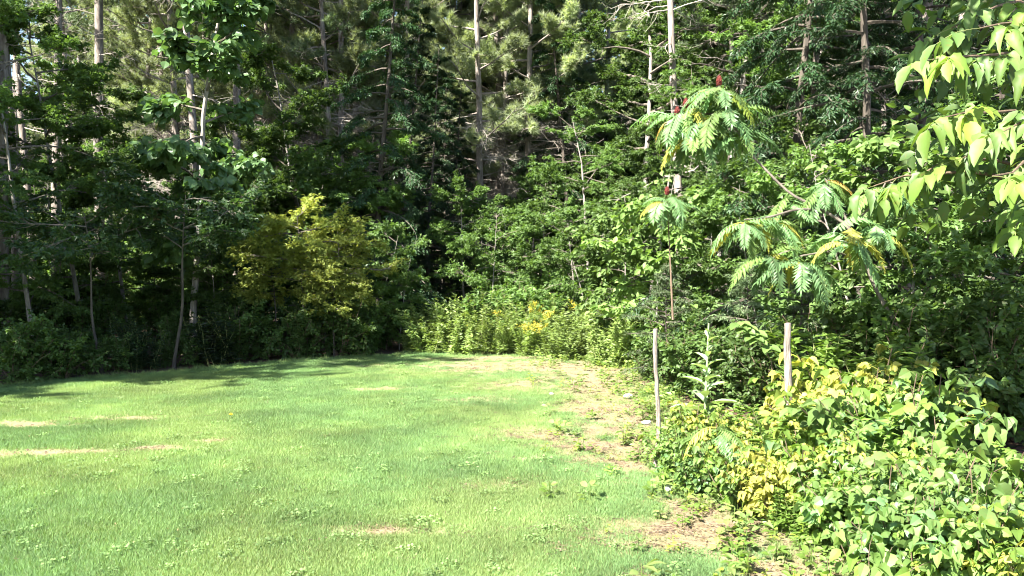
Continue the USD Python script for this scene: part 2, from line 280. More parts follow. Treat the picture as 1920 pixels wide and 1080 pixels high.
def pine(name, H, crown, seed, mat, r0=.14, dead=26, tufts=1500, R=2.2, deadfrom=2.0, fine=15):
    rng = np.random.default_rng(seed); P = proto(name)
    tr = polyline((0, 0, -.2), (0, 0, 1), H + .2, 14, rng, .018, .04); MB().tube(tr, np.linspace(r0, r0 * .2, 15), 9).build(P, 'trunk', M['bark_pine'], 40)
    for i in range(dead):
        h = rng.uniform(deadfrom, crown + 1.5); p, _ = along(tr, (h + .2) / (H + .2)); az = rng.uniform(0, 6.28); ln = rng.uniform(.5, 1.9)
        lb = polyline(p, (math.cos(az), math.sin(az), rng.normal() * .15), ln, 5, rng, .16, -.05); mb = MB().tube(lb, np.linspace(.014, .004, 6), 4)
        for k in range(int(fine * ln / 1.2)):
            q, d = along(lb, rng.uniform(.25, 1)); sb = polyline(q, d + rng.normal(size=3) * .7, rng.uniform(.15, .6), 3, rng, .3, -.05); mb.tube(sb, np.linspace(.004, .0018, 4), 3, False)
        mb.build(P, 'dead_branch', M['twig'])
    ends = []; nb = 44
    for i in range(nb):
        u = (i + rng.uniform(0, .6)) / nb; h = crown + (H - crown) * .98 * u; p, _ = along(tr, (h + .2) / (H + .2)); az = i * 2.4; ln = R * (1.05 - .8 * u) * rng.uniform(.7, 1.15)
        lb = polyline(p, (math.cos(az), math.sin(az), .1 + .5 * u), ln, 5, rng, .12, .03); mb = MB().tube(lb, np.linspace(.035, .01, 6), 4)
        for k in range(7):
            q, d = along(lb, rng.uniform(.35, 1)); sd = np.cross(d, [0, 0, 1]) * rng.choice([-1, 1])
            sb = polyline(q, d * .7 + sd * rng.uniform(.2, 1) + [0, 0, .15], ln * rng.uniform(.2, .42), 3, rng, .15, .05); mb.tube(sb, np.linspace(.01, .005, 4), 3, False); ends.append(sb)
        mb.build(P, 'branch', M['bark_pine'])
    k = rng.integers(0, len(ends), tufts); pos, ax = [], []
    for i in k:
        q, d = along(ends[i], rng.uniform(.3, 1.1)); pos.append(q); ax.append(d + rng.normal(size=3) * .4 + [0, 0, .3])
    pos = np.array(pos) + rng.normal(size=(tufts, 3)) * .06; ax = nrm(ax); m = 24
    dirs = nrm(ax[:, None] * .75 + rng.normal(size=(tufts, m, 3)) * .55).reshape(-1, 3); pp = np.repeat(pos, m, 0)
    MB().leaves(SPIKE, pp, dirs, rng.normal(size=(tufts * m, 3)), rng.uniform(.12, .24, tufts * m), .015).build(P, 'needles', mat, kind='stuff')
    return P

def hemlock(name, H, R, base, nb, n, seed, mat, r0=.1, L=.10, droop=-.12, wid=.30, side=9):
    rng = np.random.default_rng(seed); P = proto(name)
    tr = polyline((0, 0, -.15), (0, 0, 1), H + .15, 10, rng, .02, .04); MB().tube(tr, np.linspace(r0, r0 * .12, 11), 8).build(P, 'trunk', M['bark_dark'], 40)
    tw = []
    for i in range(nb):
        u = (i + rng.uniform(0, .8)) / nb; h = base + (H - base) * .98 * u; p, _ = along(tr, (h + .15) / (H + .15)); az = i * 2.4 + rng.normal() * .2; ln = R * (1.05 - .9 * u) * rng.uniform(.7, 1.15)
        lb = polyline(p, (math.cos(az), math.sin(az), .15), ln, 7, rng, .07, droop); mb = MB().tube(lb, np.linspace(.012 + .012 * ln, .004, 8), 4)
        for k in range(side):
            t = rng.uniform(.2, 1); q, d = along(lb, t); sd = np.cross(d, [0, 0, 1]) * rng.choice([-1, 1])
            sb = polyline(q, d * .8 + sd * rng.uniform(.5, 1.1), ln * rng.uniform(.15, .36) * (1.25 - t * .6), 3, rng, .1, droop); mb.tube(sb, np.linspace(.006, .003, 4), 3, False)
            tw += [(sb[0], sb[1]), (sb[1], sb[2]), (sb[2], sb[3])]
        tw += [(lb[j], lb[j + 1]) for j in range(3, 7)]
        mb.build(P, 'branch', M['bark_dark'])
    foliage_of(tw, n, FINELEAF, L, rng, .3, .25, wid).build(P, 'needles', mat, kind='stuff')
    return P

def bush(name, H, R, stems, n, L, seed, mat, tmpl=OVATE, stemmat=None, twn=7, flat=.6, wr=.6, parts=True, rise=1.):
    rng = np.random.default_rng(seed); P = proto(name); tw = []
    for i in range(stems):
        az = i * 2.4 + rng.normal() * .3; sp = rng.uniform(.1, 1.0)
        st = polyline((.12 * R * math.cos(az), .12 * R * math.sin(az), -.05), (math.cos(az) * sp * R / H, math.sin(az) * sp * R / H, rise), math.hypot(H * (1.05 - .35 * sp), R * sp) * rng.uniform(.75, 1.1), 6, rng, .14, -.03)
        mb = MB().tube(st, np.linspace(.009, .003, 7), 4)
        for k in range(twn):
            q, d = along(st, rng.uniform(.12, 1)); b = polyline(q, d * .6 + nrm(rng.normal(size=3) + [0, 0, .4]), rng.uniform(.18, .42) * R, 2, rng, .2, -.03); mb.tube(b, np.linspace(.004, .002, 3), 3, False); tw += [(b[0], b[1]), (b[1], b[2])]
        mb.build(P, 'stem', stemmat or M['stem_brown'])
    foliage_of(tw, n, tmpl, L, rng, flat, .25, wr).build(P, 'foliage', mat, kind='stuff')
    return P

sq = lambda u: np.sqrt(np.clip(1 - (2 * u - 1) ** 2 * .8, 0, 1))
MAP_A = broadleaf('maple_wide', 8.0, 1.5, 2.1, 26, 34000, .088, 1, M['mid'], M['bark_grey'], up=(.5, .1))
MAP_B = broadleaf('maple_young', 6.2, 1.3, 1.5, 22, 25000, .088, 2, M['mid'], M['bark_grey'], r0=.05)
MAP_T = broadleaf('maple_tall', 12.5, 3.5, 2.7, 32, 40000, .10, 3, M['mid'], M['bark_grey'], r0=.12)
BASS = broadleaf('linden', 9.5, 1.6, 1.15, 26, 6500, .19, 4, M['blue'], M['bark_grey'], tmpl=OVATE, r0=.07, prof=lambda u: 1.1 - .5 * u, flat=.7, droop=.6)
SAP_A = broadleaf('sapling_spreading', 3.1, 1.0, 1.15, 13, 7000, .083, 5, M['mid'], M['bark_grey'], r0=.022, up=(.4, .25))
SAP_B = broadleaf('sapling_upright', 3.0, .5, .75, 14, 6200, .083, 6, M['mid'], M['bark_grey'], r0=.02)
SAP_C = broadleaf('sapling_broad_leaf', 3.2, .5, .85, 14, 2600, .13, 7, M['lightg'], M['bark_grey'], tmpl=OVATE, r0=.022, flat=.55, droop=.45, wr=.62)
UMB = broadleaf('sapling_umbrella', 2.9, 2.0, 1.25, 10, 3800, .10, 8, M['dark'], M['bark_dark'], r0=.03, up=(.35, .25), prof=lambda u: 1.0)
TURN = broadleaf('turning_tree', 2.75, 1.35, 1.0, 14, 7500, .085, 9, M['turning'], M['bark_dark'], r0=.025, up=(.5, .3), droop=.1, wr=.75)
TURN_O = variant(TURN, 'turning_tree_orange', {'foliage': M['turning_orange']})
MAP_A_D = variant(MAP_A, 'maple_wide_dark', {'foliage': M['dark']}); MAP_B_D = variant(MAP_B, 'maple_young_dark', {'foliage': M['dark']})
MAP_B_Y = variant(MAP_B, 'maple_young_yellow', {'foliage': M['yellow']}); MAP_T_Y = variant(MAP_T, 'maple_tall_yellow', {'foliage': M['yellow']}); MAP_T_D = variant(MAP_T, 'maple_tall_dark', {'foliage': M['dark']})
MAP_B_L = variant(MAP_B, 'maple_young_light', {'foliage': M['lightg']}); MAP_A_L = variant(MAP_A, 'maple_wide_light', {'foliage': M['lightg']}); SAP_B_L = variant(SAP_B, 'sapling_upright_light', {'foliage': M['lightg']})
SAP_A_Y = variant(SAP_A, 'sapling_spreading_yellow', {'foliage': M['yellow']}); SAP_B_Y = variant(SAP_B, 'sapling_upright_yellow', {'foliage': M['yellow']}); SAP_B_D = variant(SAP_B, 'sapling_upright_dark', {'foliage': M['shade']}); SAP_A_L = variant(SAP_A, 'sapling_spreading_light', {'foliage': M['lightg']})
PINE_A = pine('pine_bare', 20, 9.0, 11, M['pine'], dead=32, tufts=2800)
PINE_B = pine('pine_leafy', 18, 4.6, 12, M['pine_pale'], r0=.12, dead=34, tufts=4800, fine=26)
PINE_C = pine('pine_slim', 17, 8.0, 13, M['pine'], r0=.1, dead=26, tufts=1700)
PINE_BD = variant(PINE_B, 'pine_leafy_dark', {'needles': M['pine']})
HEM_A = hemlock('hemlock_tall', 12, 2.7, 1.2, 74, 44000, 14, M['hemlock'])
HEM_S = hemlock('conifer_sapling', 2.0, .85, .25, 34, 6000, 15, M['pine'], r0=.025, L=.075, droop=-.03, wid=.16)
BUSH_A = bush('bush_round', 1.1, .9, 20, 5200, .075, 16, M['mid'])
BUSH_B = bush('bush_upright', 1.3, .65, 16, 3800, .088, 17, M['mid'], wr=.5)
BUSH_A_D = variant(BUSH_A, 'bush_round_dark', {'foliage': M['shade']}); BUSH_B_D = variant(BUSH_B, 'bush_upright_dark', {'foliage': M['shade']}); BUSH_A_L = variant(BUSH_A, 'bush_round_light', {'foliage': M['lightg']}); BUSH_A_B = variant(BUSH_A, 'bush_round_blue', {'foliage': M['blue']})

# goldenrod: upright stems with narrow leaves, some with yellow plumes
def goldenrod(name, H, R, stems, seed, mat, plume):
    rng = np.random.default_rng(seed); P = proto(name); lf, fl = MB(), MB()
    for i in range(stems):
        a, r = rng.uniform(0, 6.28), R * math.sqrt(rng.uniform(0, 1)); h = H * rng.uniform(.45, 1.15)
        st = polyline((r * math.cos(a), r * math.sin(a), -.03), (rng.normal() * .22, rng.normal() * .22, 1), h, 6, rng, .09, .0)
        MB().tube(st, np.linspace(.005, .002, 7), 3, False).build(P, 'stem', M['stem_green'])
        n = 85; t = rng.uniform(.1, 1, n); pd = [along(st, q) for q in t]; pos = np.array([q[0] for q in pd]); az = rng.uniform(0, 6.28, n)
        lf.leaves(FINELEAF, pos, np.stack([np.cos(az), np.sin(az), rng.uniform(-.1, .7, n)], 1), np.array([0, 0, 1.]) + rng.normal(size=(n, 3)) * .4, rng.uniform(.06, .13, n) * (1.2 - .5 * t), .028)
        if rng.uniform() < plume:
            for k in range(5):
                az2 = rng.uniform(0, 6.28); b = polyline(st[-1] - [0, 0, rng.uniform(0, .14)], (math.cos(az2), math.sin(az2), .7), .13, 3, rng, .1, -.12)
                for q in b: fl.leaves(DIAMOND, q + rng.normal(size=(9, 3)) * .015, rng.normal(size=(9, 3)), rng.normal(size=(9, 3)), .017, .015)
    lf.build(P, 'foliage', mat, kind='stuff')
    if fl.n: fl.build(P, 'flower_plume', M['flower'], kind='stuff')
    return P
GOLD_A = goldenrod('goldenrod_plain', .95, .38, 26, 31, M['weed'], 0); GOLD_B = goldenrod('goldenrod_flowering', 1.0, .38, 26, 32, M['weed'], .28); GOLD_C = goldenrod('weed_low', .6, .34, 24, 33, M['weed'], 0)
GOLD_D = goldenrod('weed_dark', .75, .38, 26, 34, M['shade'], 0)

# raspberry: arching canes with three-part leaves, each leaf a part
def raspberry(name, H, R, canes, per, seed, mats, L=.085, tmpl=RICH7, n3=3, stem='stem_brown'):
    rng = np.random.default_rng(seed); P = proto(name)
    for i in range(canes):
        az = i * 2.4 + rng.normal() * .3; sp = rng.uniform(.15, 1.)
        st = polyline((.1 * R * math.cos(az), .1 * R * math.sin(az), -.04), (math.cos(az) * sp * R / H, math.sin(az) * sp * R / H, 1), math.hypot(H, R * sp) * rng.uniform(.8, 1.1), 7, rng, .08, -.09 * sp)
        MB().tube(st, np.linspace(.006, .0025, 8), 5).build(P, 'cane', M[stem], 40)
        for k in range(per):
            t = .22 + .78 * (k + rng.uniform(0, .6)) / per; q, d = along(st, t); a2 = k * 2.4 + rng.normal() * .4
            o = nrm([math.cos(a2), math.sin(a2), .35]) ; pet = rng.uniform(.04, .10); e = q + o * pet
            mb = MB().tube([q, q + o * pet * .5 + [0, 0, .006], e], .0014, 3, False); fwd = nrm(o * [1, 1, .1] - [0, 0, rng.uniform(0, .5)]); sd = nrm(np.cross(fwd, [0, 0, 1]))
            nn = nrm(np.array([0, 0, .8]) + rng.normal(size=3) * .5 + SUN * .45); l = L * rng.uniform(.55, 1.4)
            ax = [fwd] + ([fwd * .25 + sd, fwd * .25 - sd] if n3 == 3 else [])
            tm = tmpl if rng.uniform() < .6 else (RICH_B if n3 == 1 else RICH7_B)
            mb.leaves(tm, np.repeat(e[None], len(ax), 0), np.array(ax) + rng.normal(size=(len(ax), 3)) * .25 - [0, 0, rng.uniform(0, .5)], nn + rng.normal(size=(len(ax), 3)) * .35, l * np.array([1.1] + [.85] * (len(ax) - 1)), l * .72)
            mb.build(P, 'leaf', M[mats[rng.integers(len(mats))]])
    return P
RASP_Y = raspberry('raspberry_yellow', .62, .42, 13, 22, 41, ['gold', 'gold', 'gold', 'lemon', 'gold'], L=.056)
RASP_Y2 = raspberry('raspberry_yellowing', .60, .42, 13, 22, 42, ['gold', 'lemon', 'lemon', 'lime', 'lime'], L=.058)
RASP_G = raspberry('raspberry_green', .62, .42, 13, 22, 43, ['lightg', 'lime', 'mid', 'lime', 'lightg'], L=.062)
RASP_G2 = raspberry('raspberry_broad', .66, .42, 13, 20, 44, ['lightg', 'lime', 'mid', 'sumac'], L=.068)
BROAD = raspberry('broad_leaf_weed', .7, .4, 8, 11, 45, ['lightg', 'lime', 'lightg'], L=.105, tmpl=RICH, n3=1)
HERB = goldenrod('herb_feathery', .6, .3, 24, 46, M['lime'], 0)

# ------------------------------------------------------------------ sumac
def frond(d0, L, rng, mat_leaf, sag=.22, pairs=14, w=.21):
    """one feather leaf from its origin: midrib and paired hanging leaflets"""
    P = polyline((0, 0, 0), d0, L, 8, rng, .04, -sag); mb = MB().tube(P, np.linspace(.004, .0015, 9), 3, False)
    t = np.repeat(np.linspace(.12, .97, pairs), 2); sg = np.tile([1, -1], pairs); pd = [along(P, q) for q in t]; pos = np.array([q[0] for q in pd]); d = np.array([q[1] for q in pd])
    sd = nrm(np.cross(d, [0, 0, 1])) * sg[:, None]; n = len(t); l = L * w * (.55 + .75 * np.sin(np.pi * (t * .85 + .1))) * rng.uniform(.9, 1.1, n)
    mb.leaves(LANCE, pos, sd + d * .35 - np.array([0, 0, .85]) + rng.normal(size=(n, 3)) * .1, np.cross(d, sd) * sg[:, None] + rng.normal(size=(n, 3)) * .15, l, l * .23)
    mb.leaves(LANCE, P[-1][None], nrm(P[-1] - P[-2])[None], np.array([[0, 0, 1.]]), L * w * .8, L * w * .22)
    return mb
def moved(mb, o):
    for v in mb.v: v += o
    return mb
def cone(P, p, s=1.):
    v, f = trimesh.creation.icosphere(3).vertices.copy(), trimesh.creation.icosphere(3).faces
    k = 1 + .25 * (meshkit.noise(v * 5, 3)[:, None] - .5); v = v * k * np.array([.028, .028, .062]) * s; v[:, :2] *= (1 - .35 * (v[:, 2:] / .062 / s))
    rr = np.random.default_rng(5); kk = rr.integers(0, len(v), 500); vn = nrm(v * [4, 4, 1])
    MB().add(v * .92 + p + [0, 0, .03 * s], f).leaves(SPIKE, v[kk] * .9 + p + [0, 0, .03 * s], vn[kk] + rr.normal(size=(500, 3)) * .4 + [0, 0, .4], rr.normal(size=(500, 3)), .014 * s, .008 * s).build(P, 'fruit_cone', M['fruit'])
def sumac(name, stems, tips, seed, label, group=None, L=.45, leafmats=('sumac', 'lightg'), r=.022, cones=()):
    """stems: polylines in the world; tips: (point, number of leaves, odd coloured share)"""
    rng = np.random.default_rng(seed); base = np.array(stems[0][0], float); base[2] = float(ground_z(base[0], base[1]))
    x = UsdGeom.Xform.Define(stage, numbered('/World', name)); x.AddTranslateOp().Set(tuple(map(float, base))); P = str(x.GetPath()); tag(x.GetPrim(), label, 'sumac', group)
    for k, st in enumerate(stems):
        st = np.array(st, float) - base; q = np.linspace(0, len(st) - 1, 4 * len(st)); fine = np.stack([np.interp(q, np.arange(len(st)), st[:, j]) for j in range(3)], 1); fine[1:-1] = (fine[:-2] + 2 * fine[1:-1] + fine[2:]) / 4
        MB().tube(fine, np.linspace(r if k == 0 else r * .7, r * .35, len(fine)), 7).build(P, 'stem', M['stem_brown'] if r < .02 else M['bark_limb'], 40)
    for p, n, odd, oddm in tips:
        p = np.array(p, float) - base
        for i in range(n):
            a = i * 2.4 + rng.uniform(0, .5); mt = oddm if rng.uniform() < odd else leafmats[rng.integers(len(leafmats))]
            moved(frond((math.cos(a), math.sin(a), rng.uniform(.1, 1.1)), L * rng.uniform(.6, 1.15), rng, mt, rng.uniform(.18, .42)), p - [0, 0, rng.uniform(0, .12)]).build(P, 'frond', M[mt])
    for p in cones: cone(P, np.array(p, float) - base, .9)
    return x

# ------------------------------------------------------------------ trees, named one by one
R = np.random.default_rng(99)
def tree(name, src, px, Y, label, cat='tree', group=None, s=1., sz=None, rot=None, lean=(0, 0)):
    return put(name, src, X(px, Y), Y, label, cat, group, R.uniform(0, 360) if rot is None else rot, s, sz, lean)
for px, Y, src, s, lab in [
    (446, 24, PINE_A, 1.05, 'tall pine with bright bare trunk, left of centre, brightest of the left wood'),
    (543, 27, PINE_A, .9, 'thin bright pine trunk with bare side branches right of the brightest trunk'),
    (380, 21, PINE_C, 1.2, 'grey pine trunk half covered by the large leaved vine column'),
    (268, 28, PINE_C, 1., 'thin grey pine trunk just left of the large leaved column'),
    (105, 19, PINE_A, .85, 'dark pine trunk second from the left edge in the shaded corner'),
    (66, 20.5, PINE_C, 1., 'slim dark pine trunk behind the dark bush at the left edge'),
    (143, 25, PINE_A, .9, 'dark pine trunk against the blue sky gap at upper left'),
    (187, 22.5, PINE_A, 1.1, 'thick dark pine trunk at the upper left, right of the sky gap'),
    (30, 17.5, PINE_C, 1.1, 'dark pine trunk near the very left edge'),
    (4, 15.5, PINE_A, .9, 'black shaded trunk cut by the left picture edge'),
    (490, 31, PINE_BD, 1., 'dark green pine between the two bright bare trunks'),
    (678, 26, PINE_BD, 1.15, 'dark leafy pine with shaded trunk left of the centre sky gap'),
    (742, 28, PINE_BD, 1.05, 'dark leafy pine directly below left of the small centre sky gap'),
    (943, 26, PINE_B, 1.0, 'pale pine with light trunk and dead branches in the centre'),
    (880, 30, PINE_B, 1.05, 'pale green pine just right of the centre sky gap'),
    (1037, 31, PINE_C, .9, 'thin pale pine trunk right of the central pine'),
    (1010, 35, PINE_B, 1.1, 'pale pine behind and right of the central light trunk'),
    (1275, 17, PINE_C, 1.0, 'light grey trunk standing behind the tall sumac'),
    (1367, 20, PINE_C, .8, 'thin grey trunk right of the trunk behind the sumac'),
    (1692, 13.5, PINE_C, 1.0, 'grey trunk with stub branches at the upper right'),
    (1660, 16, PINE_C, .7, 'thin brown trunk left of the grey trunk at upper right'),
    (1785, 18, PINE_A, 1.0, 'thick shaded trunk at upper right behind the near leaves'),
    (600, 33, PINE_B, 1.1, 'pale pine crown far behind the yellow green maple'),
    (1130, 34, PINE_B, 1.0, 'distant pale pine behind the yellow maple crown'),
    (905, 23.5, PINE_B, .95, 'pale pine with hazy needles left beside the central light trunk'),
    (985, 24.5, PINE_B, .98, 'pale pine with hazy needles right beside the central light trunk'),
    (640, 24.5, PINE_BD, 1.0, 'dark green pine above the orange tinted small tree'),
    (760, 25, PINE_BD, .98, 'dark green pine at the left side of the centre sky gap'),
    (570, 29, PINE_B, 1.0, 'pale pine right of the thin bright trunk'),
    (765, 36, PINE_B, .95, 'far small pine at the centre below the sky gap'),
]: tree('pine_tree', src, px, Y, lab, s=s, rot=R.uniform(0, 360))

for px, Y, src, s, nm, lab in [
    (150, 16.2, MAP_B_L, 1.05, 'maple_tree', 'sunlit green maple at the upper left in front of dark trunks'),
    (235, 18.2, MAP_B, .95, 'maple_tree', 'green maple left of the large leaved column, lit at its top'),
    (362, 15.9, BASS, .98, 'linden_tree', 'column of large blue green leaves climbing beside a grey trunk'),
    (585, 19.5, MAP_B_Y, 1.08, 'maple_tree', 'yellow green maple below the bright bare pine trunks'),
    (480, 20, MAP_B_D, .85, 'maple_tree', 'dark maple between the leaf column and the yellow green maple'),
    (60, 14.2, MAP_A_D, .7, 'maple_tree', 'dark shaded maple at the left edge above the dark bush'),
    (675, 19, MAP_B, .75, 'maple_tree', 'mid green maple behind the orange tinted small tree'),
    (905, 20.5, MAP_B_L, .55, 'maple_tree', 'green maple above the viny mound right of the black gap'),
    (1010, 21.5, MAP_B_L, .66, 'maple_tree', 'green maple at the foot of the central pine'),
    (1105, 19.5, MAP_A_L, .66, 'maple_tree', 'broad lit maple right of the central pine'),
    (1190, 22, MAP_T_Y, .85, 'maple_tree', 'tall maple with yellow tinted leaves at the top right of centre'),
    (1330, 18.5, MAP_T, .8, 'maple_tree', 'tall green maple above the sumac top'),
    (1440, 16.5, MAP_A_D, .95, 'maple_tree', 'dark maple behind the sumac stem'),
    (1210, 15.5, MAP_B_Y, .72, 'maple_tree', 'light green young maple left of the sumac crown'),
]: tree(nm, src, px, Y, lab, s=s)
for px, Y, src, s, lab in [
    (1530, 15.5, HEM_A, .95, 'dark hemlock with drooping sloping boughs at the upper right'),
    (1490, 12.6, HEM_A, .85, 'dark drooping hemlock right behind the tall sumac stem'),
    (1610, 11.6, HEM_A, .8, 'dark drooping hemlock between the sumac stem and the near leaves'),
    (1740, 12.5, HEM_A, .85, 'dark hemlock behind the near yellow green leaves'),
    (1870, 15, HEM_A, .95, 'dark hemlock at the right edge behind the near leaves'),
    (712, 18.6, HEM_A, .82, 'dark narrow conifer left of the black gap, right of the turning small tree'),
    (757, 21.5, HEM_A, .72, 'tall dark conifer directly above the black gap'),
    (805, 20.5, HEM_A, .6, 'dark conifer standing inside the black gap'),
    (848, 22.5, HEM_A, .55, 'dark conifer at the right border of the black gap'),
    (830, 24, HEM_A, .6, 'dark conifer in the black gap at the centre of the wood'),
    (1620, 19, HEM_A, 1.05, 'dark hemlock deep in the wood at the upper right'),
]: tree('hemlock_tree', src, px, Y, lab, s=s)

for px, Y, src, s, nm, lab in [
    (322, 13.6, UMB, 1.0, 'sapling', 'dark umbrella shaped sapling in the shade left of the yellow turning small tree'),
    (190, 13.2, UMB, .88, 'sapling', 'dark flat topped sapling above the shaded bushes at the left'),
    (405, 15.9, SAP_B_D, .85, 'sapling', 'dark slender sapling left of the yellow turning small tree'),
    (700, 16.6, SAP_B, .85, 'sapling', 'green sapling right behind the orange tinted small tree'),
    (748, 16.3, SAP_B_Y, .62, 'sapling', 'small yellow green sapling at the left of the black gap'),
    (925, 17.2, SAP_A_L, .78, 'sapling', 'light green mounded sapling above the goldenrod at the left'),
    (990, 17.8, SAP_B_L, 1.0, 'sapling', 'upright green sapling above the middle of the goldenrod'),
    (1075, 16.6, SAP_A_L, .95, 'sapling', 'spreading lit sapling above the right half of the goldenrod'),
    (1113, 15.6, SAP_B_Y, .8, 'sapling', 'yellow green sapling with thin light stem above the goldenrod'),
    (1165, 14.2, SAP_C, .85, 'sapling', 'broad leaved sapling left below the sumac crown'),
    (1230, 13.2, SAP_C, .95, 'sapling', 'broad leaved light sapling under the sumac crown'),
    (1330, 13.0, SAP_A, .85, 'sapling', 'green sapling between the two stakes at the wood edge'),
    (1430, 12.5, SAP_B_L, .95, 'sapling', 'green sapling behind the taller right stake'),
    (1530, 11.5, SAP_A, 1.0, 'sapling', 'spreading sapling behind the lower sumac fronds'),
    (1620, 10.5, SAP_B_L, 1.05, 'sapling', 'upright sapling right of the sumac stem'),
    (1700, 9.5, SAP_C, 1.0, 'sapling', 'broad leaved sapling below the near hanging leaves'),
    (1800, 9.0, SAP_A, .95, 'sapling', 'spreading dark sapling at the right, below the near leaves'),
    (1935, 7.4, SAP_B, 1.2, 'sapling', 'tall shaded sapling at the right edge behind the near hanging leaves'),
    (1900, 8.5, SAP_B, .9, 'sapling', 'green sapling cut by the right picture edge'),
    (1480, 14, MAP_B, .65, 'sapling', 'tall sapling rising behind the fronds at the right'),
]: tree(nm, src, px, Y, lab, 'sapling', s=s)
for px, Y, s, lab in [(1245, 11.8, .85, 'feathery young pine behind the left stake'), (1400, 10.6, .85, 'dark feathery young conifer between the stakes'), (1500, 10.2, .8, 'feathery young conifer right behind the taller stake'), (1135, 15.0, .62, 'small bluish conifer at the right end of the goldenrod')]:
    tree('conifer_sapling', HEM_S, px, Y, lab, 'young conifer', s=s)

for px, Y, src, s, lab in [(572, 15.5, TURN, .98, 'small tree with yellow turning crown at the edge of the shaded wood'), (640, 15.4, TURN_O, .84, 'small tree with orange tinted crown, right of the yellow turning one'), (625, 15.0, TURN_O, .6, 'low orange tinted young tree under the yellow turning crown'), (520, 15.9, TURN, .8, 'small yellow green tree left of the yellow turning crown')]:
    tree('turning_tree', src, px, Y, lab, s=s)
# shrubs along the edges
for px, Y, src, s, lab in [
    (35, 11.9, BUSH_A_D, .85, 'dark bush at the lower left edge on the lawn border'), (110, 12.2, BUSH_A_D, .72, 'dark bush second from the left edge on the lawn border'),
    (560, 14.9, BUSH_A, .85, 'left half of the lit bush mound under the orange tinted small tree'), (640, 15.2, BUSH_A_B, .95, 'lit bushy mound under the orange tinted small tree, by the lawn'), (690, 15.7, BUSH_B, .7, 'upright bush right of the mound below the orange tinted small tree'),
    (720, 16.4, BUSH_B_D, .7, 'dark bush in front of the black gap'),
    (880, 16.5, BUSH_A_L, 1.0, 'light leafy mound behind the left end of the goldenrod'), (945, 16.3, BUSH_A_L, 1.15, 'light leafy mound behind the yellow flowers'), (1010, 16.2, BUSH_A, 1.15, 'green mound behind the middle of the goldenrod'), (1080, 15.8, BUSH_A_L, .95, 'pale green mound behind the right end of the goldenrod'),
    (1185, 14.0, BUSH_B, .65, 'low bush at the right end of the lawn, left of the thin stake'), (1228, 11.8, BUSH_A_L, .5, 'light bush left behind the thin stake'), (1275, 10.6, BUSH_B, .8, 'bush right behind the thin stake'),
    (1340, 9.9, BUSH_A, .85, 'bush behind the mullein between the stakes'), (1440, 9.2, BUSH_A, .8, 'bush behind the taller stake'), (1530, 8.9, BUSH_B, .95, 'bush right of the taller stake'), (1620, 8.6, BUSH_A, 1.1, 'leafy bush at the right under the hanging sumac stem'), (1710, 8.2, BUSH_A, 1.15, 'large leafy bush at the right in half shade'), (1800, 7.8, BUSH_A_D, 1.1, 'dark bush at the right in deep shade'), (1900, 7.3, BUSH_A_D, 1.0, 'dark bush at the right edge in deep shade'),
]: tree('bush', src, px, Y, lab, 'bush', s=s)
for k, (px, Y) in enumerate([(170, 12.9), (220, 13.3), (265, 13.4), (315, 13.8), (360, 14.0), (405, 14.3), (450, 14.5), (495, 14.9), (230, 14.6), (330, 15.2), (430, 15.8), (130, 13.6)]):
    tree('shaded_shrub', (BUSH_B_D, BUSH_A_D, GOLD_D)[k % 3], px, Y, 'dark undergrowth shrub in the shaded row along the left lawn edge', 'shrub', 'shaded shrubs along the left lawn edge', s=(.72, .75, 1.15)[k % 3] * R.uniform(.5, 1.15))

# the wood behind, still single trees
for k in range(90):
    px = R.uniform(-240, 2160); left = px < 1050
    if 730 < px < 860: px += 150
    Y = R.uniform(24, 35) if left and k % 2 else R.uniform(17.5, 25) if left else R.uniform(20, 30)
    if left: src = (PINE_B, PINE_A, PINE_BD, PINE_B)[k // 2 % 4] if k % 2 else (MAP_B, SAP_A, SAP_B_D, HEM_S)[0 if k % 4 else 0]
    else: src = (MAP_A, HEM_A, MAP_T, HEM_A, MAP_B_Y, MAP_A_D, MAP_B)[k % 7]
    if left and px < 500 and src == MAP_B: src = MAP_B_D
    fs = R.uniform(.45, .66) if left and src in (MAP_B, MAP_B_D) else R.uniform(.75, 1.1)
    kd = {'p': 'pine', 'm': 'maple', 'h': 'hemlock'}[src.rsplit('/', 1)[1][0]]; wh = 'left' if px < 735 else 'middle' if px < 1180 else 'right'
    tree(kd + '_tree', src, px, Y, f'{kd} in the dense wood behind the front row at the {wh}, mostly hidden', 'tree', f'{kd} trees deep in the wood at the {wh}', s=fs)
for k in range(8):
    tree('pine_tree', PINE_B, 845 + k * 33 + R.uniform(-8, 8), R.uniform(28, 33), 'pine in the dense wood behind the front row at the middle, mostly hidden', 'tree', 'pine trees deep in the wood at the middle', s=R.uniform(.9, 1.05))
# trees left of the frame and over the right, which shade the edge of the wood
for x, y, src, s in [(-9.6, 11.6, MAP_A_D, .72), (-12.0, 9.8, MAP_T_D, .78), (-14.3, 7.6, MAP_A_D, 1.15), (-13.5, 11, HEM_A, 1.1), (-17, 6, MAP_T_D, 1.0), (-16.5, 9.5, PINE_BD, 1.), (-10.6, 13.6, MAP_T_D, .9), (-12.5, 13.2, MAP_A_D, 1.2), (-15.2, 13.8, MAP_T_D, 1.), (-19, 9, MAP_T_D, 1.1), (-20, 4, MAP_A_D, 1.2), (-11.5, 8.2, MAP_A_D, 1.1), (-10.1, 9.65, MAP_B_D, .95), (-13.2, 6.75, MAP_T_D, 1.05)]:
    put('edge_tree', src, x, y, 'shady tree of the wood edge beyond the left of the picture', 'tree', 'trees of the wood edge beyond the left of the picture', R.uniform(0, 360), s * .95)

